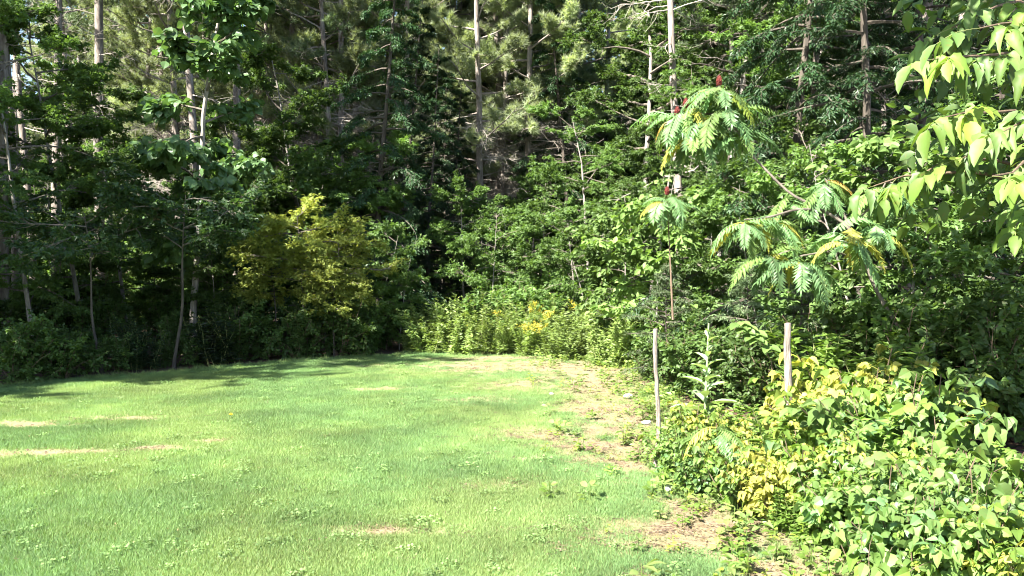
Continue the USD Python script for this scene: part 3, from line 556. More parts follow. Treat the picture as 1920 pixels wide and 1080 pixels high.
far = UsdGeom.PointInstancer.Define(stage, '/World/distant_forest'); tag(far.GetPrim(), 'dense far wood seen between the nearer trunks', 'forest', kind='stuff')
pp = []
for nm, src in (('pine', PINE_BD), ('maple', MAP_T_D), ('hemlock', HEM_A)):
    q = UsdGeom.Xform.Define(stage, f'/World/distant_forest/Prototypes/{nm}'); q.GetPrim().GetReferences().AddInternalReference(src); pp.append(q.GetPath())
far.CreatePrototypesRel().SetTargets(pp)
pos, ids, ori, scl = [], [], [], []
for k in range(300):
    Y = R.uniform(34, 75); x = R.uniform(-1., 1.) * (Y * .85 + 4); a = R.uniform(0, 2 * math.pi); s = R.uniform(.85, 1.25)
    if abs(x - X(825, Y)) < 1.4 and Y < 60: x += 3.4
    if ids[-1:] == [1]: s *= .6
    if X(-40, Y) < x < X(110, Y): s *= .55
    pos.append((x, Y, float(ground_z(x, Y)) - .1)); ids.append(int(R.choice([0, 1, 2], p=[.5, .25, .25]))); ori.append((math.cos(a / 2), 0, 0, math.sin(a / 2))); scl.append((s, s, s))
for px, Y, s in [(822, 44, .9), (838, 50, 1.05), (812, 54, 1.05), (828, 62, 1.0), (850, 46, .95), (800, 47, .95)]:
    pos.append((X(px, Y), Y, float(ground_z(X(px, Y), Y)) - .1)); ids.append(2); ori.append((1., 0, 0, 0)); scl.append((s, s, s))
far.CreatePositionsAttr(Vt.Vec3fArray.FromNumpy(np.array(pos, np.float32))); far.CreateProtoIndicesAttr(Vt.IntArray(ids))
far.CreateOrientationsAttr(Vt.QuathArray([Gf.Quath(*map(float, o)) for o in ori])); far.CreateScalesAttr(Vt.Vec3fArray.FromNumpy(np.array(scl, np.float32)))

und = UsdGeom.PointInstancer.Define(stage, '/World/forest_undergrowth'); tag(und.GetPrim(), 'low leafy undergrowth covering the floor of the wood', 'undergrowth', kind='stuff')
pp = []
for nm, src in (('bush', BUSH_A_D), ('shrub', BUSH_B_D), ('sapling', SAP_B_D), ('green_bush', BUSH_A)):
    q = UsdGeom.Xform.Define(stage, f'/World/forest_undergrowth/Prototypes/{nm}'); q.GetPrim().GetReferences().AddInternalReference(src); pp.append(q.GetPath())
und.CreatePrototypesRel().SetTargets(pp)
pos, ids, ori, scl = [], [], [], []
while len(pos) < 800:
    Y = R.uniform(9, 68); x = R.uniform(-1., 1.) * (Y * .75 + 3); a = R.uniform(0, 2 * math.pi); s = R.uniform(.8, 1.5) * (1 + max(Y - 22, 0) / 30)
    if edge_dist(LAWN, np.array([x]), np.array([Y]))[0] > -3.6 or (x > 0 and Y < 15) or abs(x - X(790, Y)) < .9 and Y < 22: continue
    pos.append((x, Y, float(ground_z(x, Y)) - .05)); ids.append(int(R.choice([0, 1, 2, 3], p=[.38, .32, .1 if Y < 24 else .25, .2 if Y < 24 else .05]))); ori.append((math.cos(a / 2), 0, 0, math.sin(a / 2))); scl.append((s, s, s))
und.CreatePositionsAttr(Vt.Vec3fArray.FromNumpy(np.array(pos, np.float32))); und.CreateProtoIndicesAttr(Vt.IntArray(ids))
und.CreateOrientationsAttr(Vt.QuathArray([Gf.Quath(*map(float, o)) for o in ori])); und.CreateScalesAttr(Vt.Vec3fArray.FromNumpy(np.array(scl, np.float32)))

# ------------------------------------------------------------------ sumacs
A = at
sumac('sumac', [[A(1700, 640, 8.0), A(1640, 540, 8.1), A(1592, 425, 8.3), A(1540, 393, 8.4), A(1480, 365, 8.5), A(1405, 290, 8.7), A(1362, 215, 8.8), A(1346, 160, 8.8)],
                [A(1540, 393, 8.4), A(1490, 393, 8.3), A(1440, 408, 8.2), A(1395, 412, 8.1)], [A(1362, 215, 8.8), A(1310, 215, 8.9), A(1284, 195, 8.9)], [A(1310, 215, 8.9), A(1280, 225, 9.), A(1268, 214, 9.)],
                [A(1592, 425, 8.3), A(1570, 380, 8.4), A(1545, 335, 8.5)], [A(1620, 490, 8.2), A(1560, 470, 8.0), A(1500, 480, 7.9)], [A(1592, 425, 8.3), A(1640, 380, 8.2), A(1660, 340, 8.2)], [A(1620, 490, 8.2), A(1600, 450, 8.0), A(1590, 430, 7.8)]],
      [(A(1346, 168, 8.8), 20, .1, 'lemon'), (A(1284, 205, 8.9), 13, .15, 'gold'), (A(1266, 225, 9.), 10, .08, 'orange'), (A(1362, 205, 8.75), 10, .1, 'gold'), (A(1325, 225, 8.8), 12, .12, 'lemon'), (A(1300, 250, 8.8), 10, .1, 'gold'), (A(1385, 240, 8.7), 7, 0., 'gold'), (A(1395, 412, 8.1), 11, .08, 'gold'), (A(1460, 402, 8.2), 7, .1, 'gold'), (A(1545, 338, 8.5), 14, .05, 'orange'), (A(1500, 482, 7.9), 12, .08, 'gold'), (A(1660, 345, 8.2), 12, .0, 'gold'), (A(1590, 440, 7.8), 11, .2, 'gold'), (A(1480, 368, 8.5), 6, 0., 'gold'), (A(1440, 470, 8.0), 9, .05, 'gold'), (A(1640, 420, 8.1), 9, .05, 'gold')],
      51, 'tall leaning sumac with red fruit cones and long bare stem at the right', leafmats=('lightg', 'sumac', 'sumac'), L=.50, r=.021, cones=[A(1346, 158, 8.8), A(1284, 200, 8.9), A(1268, 215, 9.)])
sumac('sumac', [[A(1262, 600, 10.3), A(1256, 480, 10.4), A(1250, 375, 10.5)]], [(A(1250, 375, 10.5), 16, .08, 'gold')], 52, 'slender sumac with one red cone below the tall sumac crown', leafmats=('lightg', 'sumac'), L=.5, r=.014, cones=[A(1250, 362, 10.5)])
sumac('sumac', [[A(1352, 905, 6.0), A(1350, 850, 5.95), A(1345, 795, 5.9)]], [(A(1345, 800, 5.9), 11, .05, 'gold')], 54, 'small low sumac with long green fronds between the two stakes', leafmats=('lightg', 'sumac'), L=.38, r=.010)

# ------------------------------------------------------------------ goldenrod strip and border weeds
k = 0
for row, (yoff, n) in enumerate([(0, 17), (.45, 17), (.95, 15)]):
    for i in range(n):
        px = 795 + (1215 - 795) * (i + R.uniform(-.3, .3)) / (n - 1); e = np.interp(px, [790, 860, 1000, 1100, 1200], [15.6, 15.1, 14.9, 14.3, 12.9]) + .25 + yoff + R.uniform(-.25, .3)
        fl = row < 2 and (860 < px < 960 or 985 < px < 1010 or 1040 < px < 1090) and R.uniform() < .45
        src = GOLD_B if fl else (GOLD_A, GOLD_C)[int(row == 0 and R.uniform() < .45)]
        put('goldenrod', src, X(px, e), e, 'tall green goldenrod clump with yellow flower plumes at the far lawn edge' if fl else 'tall green weed clump without flowers at the far lawn edge', 'goldenrod', 'flowering goldenrod clumps at the far lawn edge' if fl else 'green weed clumps at the far lawn edge', R.uniform(0, 360), R.uniform(.75, 1.22) * (1 if px < 1090 else .9), lean=(R.uniform(-9, 9), R.uniform(-9, 9))); k += 1

# ------------------------------------------------------------------ the patch at the right
PATCH = [  # px, py of its top, distance, height scale
    (1268, 800, 6.5, RASP_G, .6, 'raspberry_bush', 'small green raspberry just right of the thin stake foot'),
    (1310, 745, 7.0, RASP_Y2, .8, 'raspberry_bush', 'yellowing raspberry below the mullein'),
    (1375, 735, 6.9, RASP_Y, .85, 'raspberry_bush', 'yellow raspberry left of the taller stake'),
    (1430, 740, 6.6, RASP_Y2, .85, 'raspberry_bush', 'yellow green raspberry touching the left side of the taller stake'),
    (1440, 820, 6.0, RASP_Y, .9, 'raspberry_bush', 'bright yellow raspberry in front of the taller stake'),
    (1300, 900, 5.9, RASP_G2, .5, 'raspberry_bush', 'low green raspberry at the lawn edge below the small sumac'),
    (1380, 880, 5.55, RASP_G, .7, 'raspberry_bush', 'green raspberry right below the small sumac'),
    (1450, 930, 5.25, RASP_Y, .75, 'raspberry_bush', 'golden raspberry beside the bare dirt at the lawn edge'),
    (1520, 860, 5.5, RASP_Y2, .85, 'raspberry_bush', 'yellowing raspberry in the middle of the patch'),
    (1530, 690, 7.2, RASP_Y2, 1.0, 'raspberry_bush', 'yellow green raspberry right of the taller stake'),
    (1600, 700, 7.0, RASP_Y, 1.1, 'raspberry_bush', 'tall yellow raspberry at the right of the taller stake'),
    (1600, 770, 6.3, RASP_Y2, 1.0, 'raspberry_bush', 'yellow green raspberry in front of the tall yellow one'),
    (1680, 720, 6.7, RASP_Y2, 1.05, 'raspberry_bush', 'yellow green raspberry at the edge of the deep shade'),
    (1590, 880, 5.3, RASP_G2, .9, 'raspberry_bush', 'green raspberry left of the broad leaved weed'),
    (1660, 860, 5.2, RASP_Y2, .95, 'raspberry_bush', 'yellow flecked raspberry in the right middle of the patch'),
    (1570, 960, 4.75, RASP_G, .75, 'raspberry_bush', 'leafy green raspberry at the bottom edge of the patch'),
    (1650, 960, 4.55, RASP_G2, .85, 'raspberry_bush', 'broad green raspberry near the bottom of the picture'),
    (1740, 900, 4.7, RASP_G, .95, 'raspberry_bush', 'green raspberry beside the broad leaved weed'),
    (1730, 1010, 4.1, RASP_G2, .75, 'raspberry_bush', 'green raspberry lowest in the picture at the right'),
    (1820, 980, 4.0, RASP_G, .85, 'raspberry_bush', 'green raspberry near the lower right corner'),
    (1900, 1000, 3.8, RASP_Y2, .8, 'raspberry_bush', 'yellow green raspberry in the lower right corner'),
    (1770, 830, 5.3, BROAD, .95, 'broad_leaf_weed', 'weed with broad heart shaped leaves in the right patch'),
    (1860, 920, 4.4, BROAD, .9, 'broad_leaf_weed', 'weed with large light leaves near the right edge'),
    (1640, 1040, 4.0, BROAD, .55, 'broad_leaf_weed', 'low broad leaved weed at the bottom edge'),
    (1490, 800, 6.2, HERB, .9, 'feathery_weed', 'feathery green weed beside the foot of the taller stake'),
    (1545, 830, 5.9, HERB, .95, 'feathery_weed', 'feathery green weed in the middle of the yellow patch'),
    (1580, 650, 7.7, HERB, 1.35, 'feathery_weed', 'tall feathery yellow green weed right behind the taller stake'),
    (1640, 660, 7.6, HERB, 1.25, 'feathery_weed', 'tall feathery weed left of the deep shade'),
    (1500, 980, 5.0, HERB, .5, 'feathery_weed', 'short feathery weed at the lawn edge by the dry grass'),
    (1860, 870, 5.2, RASP_G, .9, 'raspberry_bush', 'half shaded raspberry at the right edge'),
    (1480, 730, 7.0, RASP_Y2, .95, 'raspberry_bush', 'yellowing raspberry hugging the right side of the taller stake'),
    (1560, 740, 6.6, RASP_Y, 1.0, 'raspberry_bush', 'yellow raspberry between the taller stake and the tall yellow one'),
    (1400, 800, 6.3, RASP_Y2, .8, 'raspberry_bush', 'yellow green raspberry right of the small sumac top'),
    (1490, 900, 5.3, RASP_Y, .75, 'raspberry_bush', 'golden raspberry right of the bare dirt in the patch front'),
    (1660, 800, 5.8, RASP_G, 1.0, 'raspberry_bush', 'green raspberry in the centre right of the patch'),
    (1620, 910, 4.95, RASP_Y2, .85, 'raspberry_bush', 'yellow flecked raspberry in the lower middle of the patch'),
    (1690, 930, 4.6, RASP_G, .85, 'raspberry_bush', 'green raspberry at the lower middle right of the patch'),
    (1780, 960, 4.3, RASP_G2, .85, 'raspberry_bush', 'broad green raspberry left of the lower right corner'),
    (1730, 780, 5.9, RASP_G2, 1.0, 'raspberry_bush', 'green raspberry bordering the deep shade at the right'),
    (1350, 745, 7.5, HERB, .8, 'feathery_weed', 'short feathery weed right beside the mullein'),
    (1395, 740, 7.3, HERB, .85, 'feathery_weed', 'short feathery weed left behind the taller stake'),
    (1420, 760, 7.0, RASP_G, .62, 'raspberry_bush', 'low green raspberry left of the foot of the taller stake'),
    (1375, 760, 7.0, RASP_Y2, .6, 'raspberry_bush', 'low yellowing raspberry in front of the mullein'),
    (1340, 830, 6.5, RASP_Y2, .7, 'raspberry_bush', 'yellowing raspberry behind the small sumac'),
]
for px, py, Y, src, s, nm, lab in PATCH:
    if 1370 < px < 1515 and Y > 5.8: s *= .74
    if Y > 5.4 and px > 1340: s *= .95 + .4 * min(max(px - 1470, 0) / 120, 1)
    tree(nm, src, px, Y, lab, 'raspberry' if 'rasp' in nm else 'weed', s=s)

# ------------------------------------------------------------------ stakes, mullein, cane, stones, dandelion
def stake(px0, py0, px1, py1, Y, w, label, seed, wob=.4):
    rng = np.random.default_rng(seed); b, t = at(px0, py0, Y), at(px1, py1, Y); b[2] = float(ground_z(b[0], b[1])) - .1
    x = UsdGeom.Xform.Define(stage, numbered('/World', 'wooden_stake')); x.AddTranslateOp().Set(tuple(map(float, b))); P = str(x.GetPath()); tag(x.GetPrim(), label, 'stake', None)
    n = 16; q = np.linspace(0, 1, n)[:, None] * (t - b) + rng.normal(size=(n, 3)) * w * .05 * [1, 1, 0]; q[:, 0] += wob * w * np.sin(np.linspace(0, 5, n))
    v, f = MB().tube(q, w / 2 * (1.08 - .16 * np.linspace(0, 1, n)) * (1 + rng.normal(size=n) * .05), 10).mesh(); v = v + (meshkit.noise(v * [60, 60, 14], seed)[:, None] - .5) * w * .16
    MB().add(v, f).build(P, 'pole', M['stake'], 40)
    for k in range(4):
        i = rng.integers(4, 14); a = rng.uniform(3.4, 5.6); o = np.array([math.cos(a), math.sin(a), .3]) * w * .42
        MB().tube([q[i] + o * .8, q[i] + o * 1.35], [w * .16, w * .11], 7).build(P, 'knot', M['stem_brown'])
    return x
stake(1225, 885, 1237, 617, 6.6, .036, 'thin crooked pale wooden stake at the lawn edge, the left of two', 61, .85)
stake(1481, 880, 1479, 606, 6.75, .062, 'thicker straight wooden stake standing in the yellow raspberries', 62, .12)

mx = A(1325, 790, 7.6); mx[2] = float(ground_z(mx[0], mx[1])); rng = np.random.default_rng(63)
x = UsdGeom.Xform.Define(stage, '/World/mullein'); x.AddTranslateOp().Set(tuple(map(float, mx))); tag(x.GetPrim(), 'pale woolly mullein plant with tall spike between the two stakes', 'mullein')
H = EYE - (600 - 500) / FPX * 7.6 - mx[2]; ms = polyline((0, 0, -.03), (-.02, 0, 1), H, 8, rng, .02, .02); MB().tube(ms, np.linspace(.014, .008, 9), 6).build('/World/mullein', 'stem', M['silver'], 40)
for i in range(21):
    t = .06 + .86 * (i / 20) ** .9; q, d = along(ms, t); a = i * 2.4; l = (.33 * (1 - t) ** 1.3 + .08) * rng.uniform(.85, 1.15); o = np.array([math.cos(a), math.sin(a), .45 + t])
    MB().leaves(rich_leaf(7, droop=.45, serr=.02), q[None], o[None], np.array([[0, 0, 1.]]) - o * .2, l, l * .44).build('/World/mullein', 'leaf', M['silver'], True)
cx = A(1462, 760, 7.3); cx[2] = float(ground_z(cx[0], cx[1]))
x = UsdGeom.Xform.Define(stage, '/World/raspberry_cane'); x.AddTranslateOp().Set(tuple(map(float, cx))); tag(x.GetPrim(), 'long arching red raspberry cane with few leaves left of the taller stake', 'raspberry')
cp = np.array([A(1462, 760, 7.3), A(1448, 680, 7.3), A(1425, 635, 7.3), A(1400, 615, 7.3), A(1382, 603, 7.3)]) - cx; cp[0, 2] = 0
MB().tube(cp, np.linspace(.006, .003, 5), 6).build('/World/raspberry_cane', 'cane', M['stem_brown'], 40)
for t, sgn in [(.98, 1), (.9, -1), (.82, 1), (.74, -1), (.66, 1), (.58, -1), (.5, -1), (.42, 1)]:
    q, d = along(cp, t); o = np.array([sgn * .6, -.6, .1]); fw = nrm(o); sd = nrm(np.cross(fw, [0, 0, 1])); l = rng.uniform(.09, .13); e = q + fw * .05
    mb = MB().tube([q, e], .0015, 3, False); mb.leaves(RICH7, np.repeat(e[None], 3, 0), np.array([fw - [0, 0, .3], fw * .2 + sd - [0, 0, .25], fw * .2 - sd - [0, 0, .25]]), np.array([0, -.35, 1.]) + rng.normal(size=(3, 3)) * .15, l, l * .7); mb.build('/World/raspberry_cane', 'leaf', M['lightg'])

for px, py, r, lab in [(1178, 751, .055, 'pale rounded stone at the lawn edge beyond the thin stake'), (1213, 797, .045, 'whitish stone left of the thin stake'), (1231, 822, .035, 'small white stone at the foot of the thin stake'), (1259, 922, .04, 'upright white stone under the leaves at the lawn edge'), (1034, 745, .028, 'tiny pale stone on the lawn near the straw patch')]:
    Y = EYE * FPX / (py - HORIZON); v = trimesh.creation.icosphere(3).vertices.copy(); f = trimesh.creation.icosphere(3).faces
    v = v * (1 + .5 * (meshkit.noise(v * 1.6 + px, 7)[:, None] - .5) + .15 * (meshkit.noise(v * 5 + px, 8)[:, None] - .5)) * np.array([1.1, .9, .62]) * r
    s_ = usdkit.mesh(stage, numbered('/World', 'stone'), (v, f), M['stone'], True); s_.AddTranslateOp().Set((float(X(px, Y)), float(Y), float(ground_z(X(px, Y), Y)) + r * .35)); tag(s_.GetPrim(), lab, 'stone')
Y = EYE * FPX / (793 - HORIZON); dx = X(430, Y); x = UsdGeom.Xform.Define(stage, '/World/dandelion'); x.AddTranslateOp().Set((float(dx), float(Y), float(ground_z(dx, Y)))); tag(x.GetPrim(), 'single yellow dandelion flower in the left half of the lawn', 'flower')
MB().tube([(0, 0, 0), (.004, 0, .04), (.002, 0, .075)], .002, 5).build('/World/dandelion', 'stem', M['stem_green'])
n = 40; a = rng.uniform(0, 6.28, n); e = rng.uniform(.05, 1.4, n); MB().leaves(FINELEAF, np.repeat([[.002, 0, .075]], n, 0), np.stack([np.cos(a) * np.cos(e), np.sin(a) * np.cos(e), np.sin(e)], 1), rng.normal(size=(n, 3)) + [0, 0, 1], .028, .008).build('/World/dandelion', 'flower_head', M['flower'])

# ------------------------------------------------------------------ the near tree at the right: every leaflet a part
rng = np.random.default_rng(71)
x = UsdGeom.Xform.Define(stage, '/World/hickory_tree'); hb = np.array([3.9, 5.3, float(ground_z(3.9, 5.3))]); x.AddTranslateOp().Set(tuple(map(float, hb))); HP = '/World/hickory_tree'
tag(x.GetPrim(), 'near tree with large yellow green compound leaves hanging in at the right edge', 'tree')
tr = polyline((0, 0, -.2), (0, 0, 1), 7.5, 9, rng, .03, .03); MB().tube(tr, np.linspace(.11, .04, 10), 9).build(HP, 'trunk', M['bark_grey'], 40)
leafpts = []
for tipx, tipy, tipY, h in [(1740, 120, 4.6, 2.2), (1760, 230, 4.4, 1.9), (1640, 350, 5.0, 1.6), (1850, 330, 4.0, 1.5), (1830, 60, 4.2, 2.4), (1900, 150, 3.9, 2.1), (1780, 60, 5.0, 2.8), (1880, 250, 4.3, 1.8), (1800, 300, 4.8, 1.7), (1930, 30, 4.0, 2.7), (1900, 420, 4.6, 1.4), (1720, 330, 5.2, 1.6)]:
    e = at(tipx, tipy, tipY) - hb; s0, _ = along(tr, (max(h, e[2] - .5) + .2) / 7.7); q = np.linspace(0, 1, 9)[:, None]; lb = s0 + (e - s0) * q + np.array([0, 0, .35]) * np.sin(np.pi * q) + rng.normal(size=(9, 3)) * .015
    MB().tube(lb, np.linspace(.02, .004, 9), 6).build(HP, 'limb', M['stem_brown'], 40)
    for t in np.linspace(.6, 1, 5): leafpts.append(along(lb, t))
tops = leafpts + []
for kk, (q, d) in enumerate(tops):
    a = rng.uniform(0, 6.28); o = nrm(np.array([math.cos(a), math.sin(a), .15]) + d * .9 - [.25, .35, 0]); LL = rng.uniform(.16, .26); rp = polyline(q, o, LL, 4, rng, .06, -.13)
    leaf = UsdGeom.Xform.Define(stage, numbered(HP, 'leaf')); LP = str(leaf.GetPath()); MB().tube(rp, .0018, 4, False).build(LP, 'leaf_stalk', M['stem_green'])
    mt = M[('yellow', 'lime', 'lightg', 'lime', 'lightg', 'mid')[rng.integers(6)]]
    for t, sg in ((.55, 1), (.55, -1), (.8, 1), (.8, -1), (1, 0)):
        pq, dd = along(rp, t); sd = nrm(np.cross(dd, [0, 0, 1])) * sg; ax = dd * (.5 if sg else 1) + sd - np.array([0, 0, rng.uniform(.25, .7)]); l = rng.uniform(.11, .16) * (1.1 if sg == 0 else .95)
        MB().leaves(RICH if rng.uniform() < .55 else RICH_B, pq[None], ax[None], np.array([[-.25, -.3, 1.]]) + rng.normal(size=(1, 3)) * .25, l, l * .48).build(LP, 'leaflet', mt, True)

# its upper crown, above the picture, which shades the bank at the right
cw = MB(); uc = np.array([1.2, 4.4, 5.2]) - hb
for k in range(7):
    e = uc + rng.normal(size=3) * [.7, .6, .4]; s0, _ = along(tr, .62 + .03 * k); q = np.linspace(0, 1, 9)[:, None]
    MB().tube(s0 + (e - s0) * q + np.array([0, 0, .3]) * np.sin(np.pi * q) + rng.normal(size=(9, 3)) * .02, np.linspace(.03, .006, 9), 6).build(HP, 'limb', M['stem_brown'], 40)
n = 1700; g = nrm(rng.normal(size=(n, 3))) * (rng.uniform(0, 1, n) ** .4)[:, None] * [1.35, 1.2, .85]
cw.leaves(OVATE, uc + g, rng.normal(size=(n, 3)) * [1, 1, .4] - [0, 0, .3], np.array([-.25, -.3, 1.]) + rng.normal(size=(n, 3)) * .45, rng.uniform(.11, .17, n), .07); cw.build(HP, 'foliage', M['lightg'], kind='stuff')
for mt, n, seed in (('lightg', 170, 1), ('mid', 150, 2), ('lime', 90, 3)):
    rn = np.random.default_rng(700 + seed); mb = MB(); px = 1960 - 270 * rn.uniform(0, 1, n) ** 1.4; py = rn.uniform(-40, 400, n) + (1960 - px) * .12; Yd = rn.uniform(4.9, 5.9, n)
    mb.leaves(RICH7, np.stack([X(px, Yd), Yd, EYE + (HORIZON - py) / FPX * Yd], 1) - hb, rn.normal(size=(n, 3)) * [1, 1, .5] - [.3, .3, .5], np.array([-.25, -.3, 1.]) + rn.normal(size=(n, 3)) * .4, rn.uniform(.09, .16, n), .065); mb.build(HP, 'foliage', M[mt], True, kind='stuff')

# ------------------------------------------------------------------ grass
gi = UsdGeom.PointInstancer.Define(stage, '/World/grass'); tag(gi.GetPrim(), 'short mown green grass covering the lawn', 'grass', kind='stuff')
def tuft(name, mat, n, h, r, seed, w=.0035, spread=.5, extra=None):
    rng = np.random.default_rng(seed); mb = MB(); p = np.zeros((n, 3)); a = rng.uniform(0, 6.28, n); q = r * np.sqrt(rng.uniform(0, 1, n)); p[:, 0], p[:, 1], p[:, 2] = q * np.cos(a), q * np.sin(a), -.008
    mb.leaves(T([(0, .5, 0), (0, -.5, 0), (.55, .36, .05), (.55, -.36, .05), (1, 0, -.08)], [(0, 1, 2), (1, 3, 2), (2, 3, 4)]), p, np.concatenate([rng.normal(size=(n, 2)) * spread, np.ones((n, 1))], 1), rng.normal(size=(n, 3)), h * rng.uniform(.5, 1.2, n), w)
    if extra: extra(mb, rng)
    q = UsdGeom.Xform.Define(stage, '/World/grass/Prototypes/' + name); usdkit.mesh(stage, str(q.GetPath()) + '/blades', mb.mesh(), mat); return q.GetPath()
def clover(mb, rng):
    n = 36; a = rng.uniform(0, 6.28, n); q = .07 * np.sqrt(rng.uniform(0, 1, n)); mb.leaves(OVATE, np.stack([q * np.cos(a), q * np.sin(a), rng.uniform(.01, .045, n)], 1), rng.normal(size=(n, 3)) * [1, 1, .3], np.array([0, 0, 1.]) + rng.normal(size=(n, 3)) * .35, .017, .015)
gp = [tuft('green', M['grass1'], 50, .038, .085, 1), tuft('cool', M['grass2'], 50, .040, .085, 2), tuft('yellowish', M['grass3'], 48, .036, .085, 3), tuft('dry', M['straw'], 34, .03, .09, 4, spread=1.1), tuft('clover', M['grass1'], 14, .045, .07, 5, extra=clover), tuft('long', M['grass3'], 26, .085, .05, 6, w=.004, spread=.55)]
gi.CreatePrototypesRel().SetTargets(gp)
rg = np.random.default_rng(81); N = 170000
Yc = 3.2 * (16.5 / 3.2) ** rg.uniform(0, 1, N) ; xc = rg.uniform(-.72, .62, N) * Yc
keep = (rg.uniform(0, 1, N) < np.clip((Yc / 16.5) ** .55, 0, 1)); xc, Yc = xc[keep], Yc[keep]
ed = edge_dist(LAWN, xc, Yc); keep = ed > -.25 * rg.uniform(0, 1, len(xc)); xc, Yc, ed = xc[keep], Yc[keep], ed[keep]
w_, d_ = worn(xc, Yc); rr = rg.uniform(0, 1, len(xc)); keep = rr > w_ * .6; xc, Yc, ed, w_ = xc[keep], Yc[keep], ed[keep], w_[keep]
nn = meshkit.fbm(np.stack([xc * .9, Yc * .9, 0 * xc], -1), 4, 51) + rg.normal(size=len(xc)) * .06; n2 = meshkit.fbm(np.stack([xc * 2.2, Yc * 2.2, 0 * xc], -1), 3, 61); r2 = rg.uniform(0, 1, len(xc))
gid = np.where(nn < .44, 1, np.where(nn < .57, 0, 2)); gid = np.where(r2 > .994, 4, gid); gid = np.where(r2 < w_ * 1.2 + .035, 3, gid); gid = np.where((ed < .2) & (r2 > .75) & (r2 < .97), 5, gid)
print('grass tufts', len(xc))
gi.CreatePositionsAttr(Vt.Vec3fArray.FromNumpy(np.stack([xc, Yc, ground_z(xc, Yc)], 1).astype(np.float32))); gi.CreateProtoIndicesAttr(Vt.IntArray.FromNumpy(gid.astype(np.int32)))
th = rg.uniform(0, np.pi, len(xc)); gi.CreateOrientationsAttr(Vt.QuathArray([Gf.Quath(float(math.cos(t)), 0, 0, float(math.sin(t))) for t in th]))
ss = rg.uniform(.7, 1.25, len(xc)) * (1 - .45 * w_); gi.CreateScalesAttr(Vt.Vec3fArray.FromNumpy(np.stack([ss, ss, ss], 1).astype(np.float32)))

# dry leaves and twigs on the worn ground, seedlings along the right border
li = UsdGeom.PointInstancer.Define(stage, '/World/dry_litter'); tag(li.GetPrim(), 'dry leaf flakes and broken stalks scattered on the worn ground', 'litter', kind='stuff'); lp = []
for k in range(3):
    rng = np.random.default_rng(90 + k); mb = MB(); n = 7; o = np.concatenate([rng.normal(size=(n, 2)) * .05, np.full((n, 1), .008)], 1)
    mb.leaves(OVATE, o, rng.normal(size=(n, 3)) * [1, 1, .15], np.array([0, 0, 1.]) + rng.normal(size=(n, 3)) * .3, rng.uniform(.01, .028, n), .011)
    for _ in range(3):
        a = rng.normal(size=3) * [.05, .05, 0] + [0, 0, .008]; mb.tube([a, a + rng.normal(size=3) * [.05, .05, .004]], .0018, 3, False)
    q = UsdGeom.Xform.Define(stage, f'/World/dry_litter/Prototypes/flakes_{k:03d}'); usdkit.mesh(stage, str(q.GetPath()) + '/flakes', mb.mesh(), (M['stem_brown'], M['stem_brown'], M['straw'])[k]); lp.append(q.GetPath())
li.CreatePrototypesRel().SetTargets(lp)
x1 = rg.uniform(-6, 2.4, 60000); y1 = rg.uniform(3.2, 15.2, 60000); w1, d1 = worn(x1, y1); e1 = edge_dist(LAWN, x1, y1); k1 = ((rg.uniform(0, 1, 60000) < w1 * (.1 + .5 * d1)) & (e1 > -.1)) | ((e1 < .15) & (e1 > -.5) & (x1 > .4) & (rg.uniform(0, 1, 60000) < .25)); x1, y1 = x1[k1][:1900], y1[k1][:1900]; yy = 3.3 * (14 / 3.3) ** rg.uniform(0, 1, 170); xx = rg.uniform(-.62, .12, 170) * yy; x1, y1 = np.concatenate([x1, xx]), np.concatenate([y1, yy])
li.CreatePositionsAttr(Vt.Vec3fArray.FromNumpy(np.stack([x1, y1, ground_z(x1, y1) + .002], 1).astype(np.float32))); li.CreateProtoIndicesAttr(Vt.IntArray.FromNumpy(rg.integers(0, 3, len(x1)).astype(np.int32)))
th = rg.uniform(0, np.pi, len(x1)); li.CreateOrientationsAttr(Vt.QuathArray([Gf.Quath(float(math.cos(t)), 0, 0, float(math.sin(t))) for t in th]))

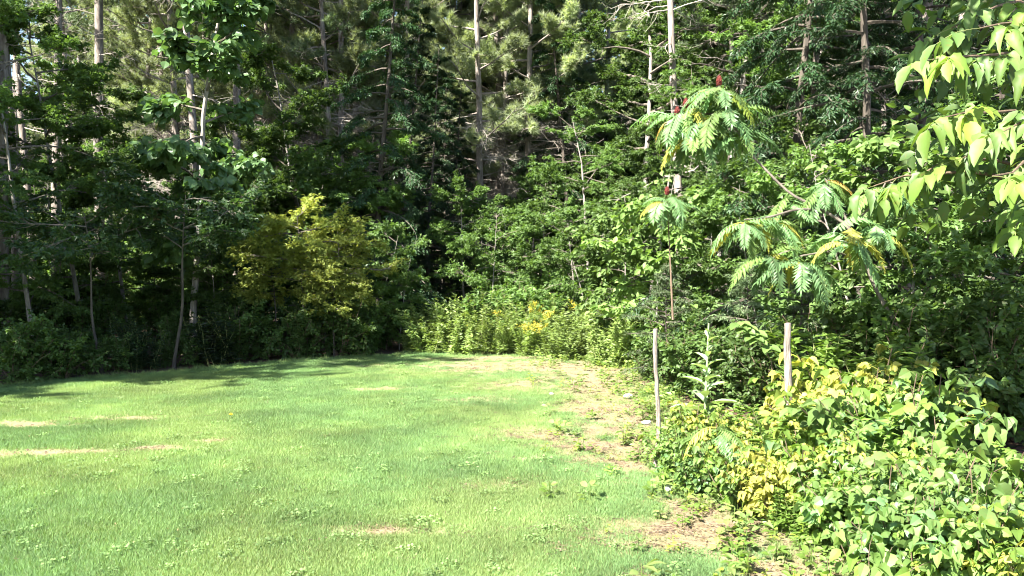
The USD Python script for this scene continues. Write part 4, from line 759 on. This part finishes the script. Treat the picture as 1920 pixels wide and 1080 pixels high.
se = UsdGeom.PointInstancer.Define(stage, '/World/border_seedlings'); tag(se.GetPrim(), 'small weed seedlings and rosettes in the worn border of the lawn', 'weeds', kind='stuff'); sp = []
for k, (mt, L, n) in enumerate([('lime', .05, 9), ('lightg', .04, 14), ('weed', .06, 8), ('lemon', .035, 12)]):
    rng = np.random.default_rng(95 + k); a = np.arange(n) * 2.4; r = rng.uniform(.004, .03, n); p = np.stack([r * np.cos(a), r * np.sin(a), rng.uniform(.005, .09, n)], 1)
    mb = MB().leaves(OVATE, p, np.stack([np.cos(a), np.sin(a), rng.uniform(-.1, .5, n)], 1), np.array([0, 0, 1.]) + rng.normal(size=(n, 3)) * .3, L * rng.uniform(.7, 1.3, n), L * .55); mb.tube([(0, 0, -.01), (0, 0, .09)], .002, 4)
    q = UsdGeom.Xform.Define(stage, f'/World/border_seedlings/Prototypes/seedling_{k:03d}'); usdkit.mesh(stage, str(q.GetPath()) + '/leaves', mb.mesh(), M[mt]); sp.append(q.GetPath())
se.CreatePrototypesRel().SetTargets(sp)
x1 = rg.uniform(.2, 2.4, 9000); y1 = rg.uniform(3.4, 14.5, 9000); e1 = edge_dist(LAWN, x1, y1); w1, d1 = worn(x1, y1); k1 = (e1 > -.3) & (rg.uniform(0, 1, 9000) < .26 * np.exp(-np.maximum(e1, 0) / .28) + .05 * w1); x1, y1 = x1[k1], y1[k1]
print('seedlings', len(x1))
se.CreatePositionsAttr(Vt.Vec3fArray.FromNumpy(np.stack([x1, y1, ground_z(x1, y1)], 1).astype(np.float32))); se.CreateProtoIndicesAttr(Vt.IntArray.FromNumpy(rg.integers(0, 4, len(x1)).astype(np.int32)))
th = rg.uniform(0, np.pi, len(x1)); se.CreateOrientationsAttr(Vt.QuathArray([Gf.Quath(float(math.cos(t)), 0, 0, float(math.sin(t))) for t in th])); sc = rg.uniform(.5, 1.4, len(x1)); se.CreateScalesAttr(Vt.Vec3fArray.FromNumpy(np.stack([sc, sc, sc], 1).astype(np.float32)))
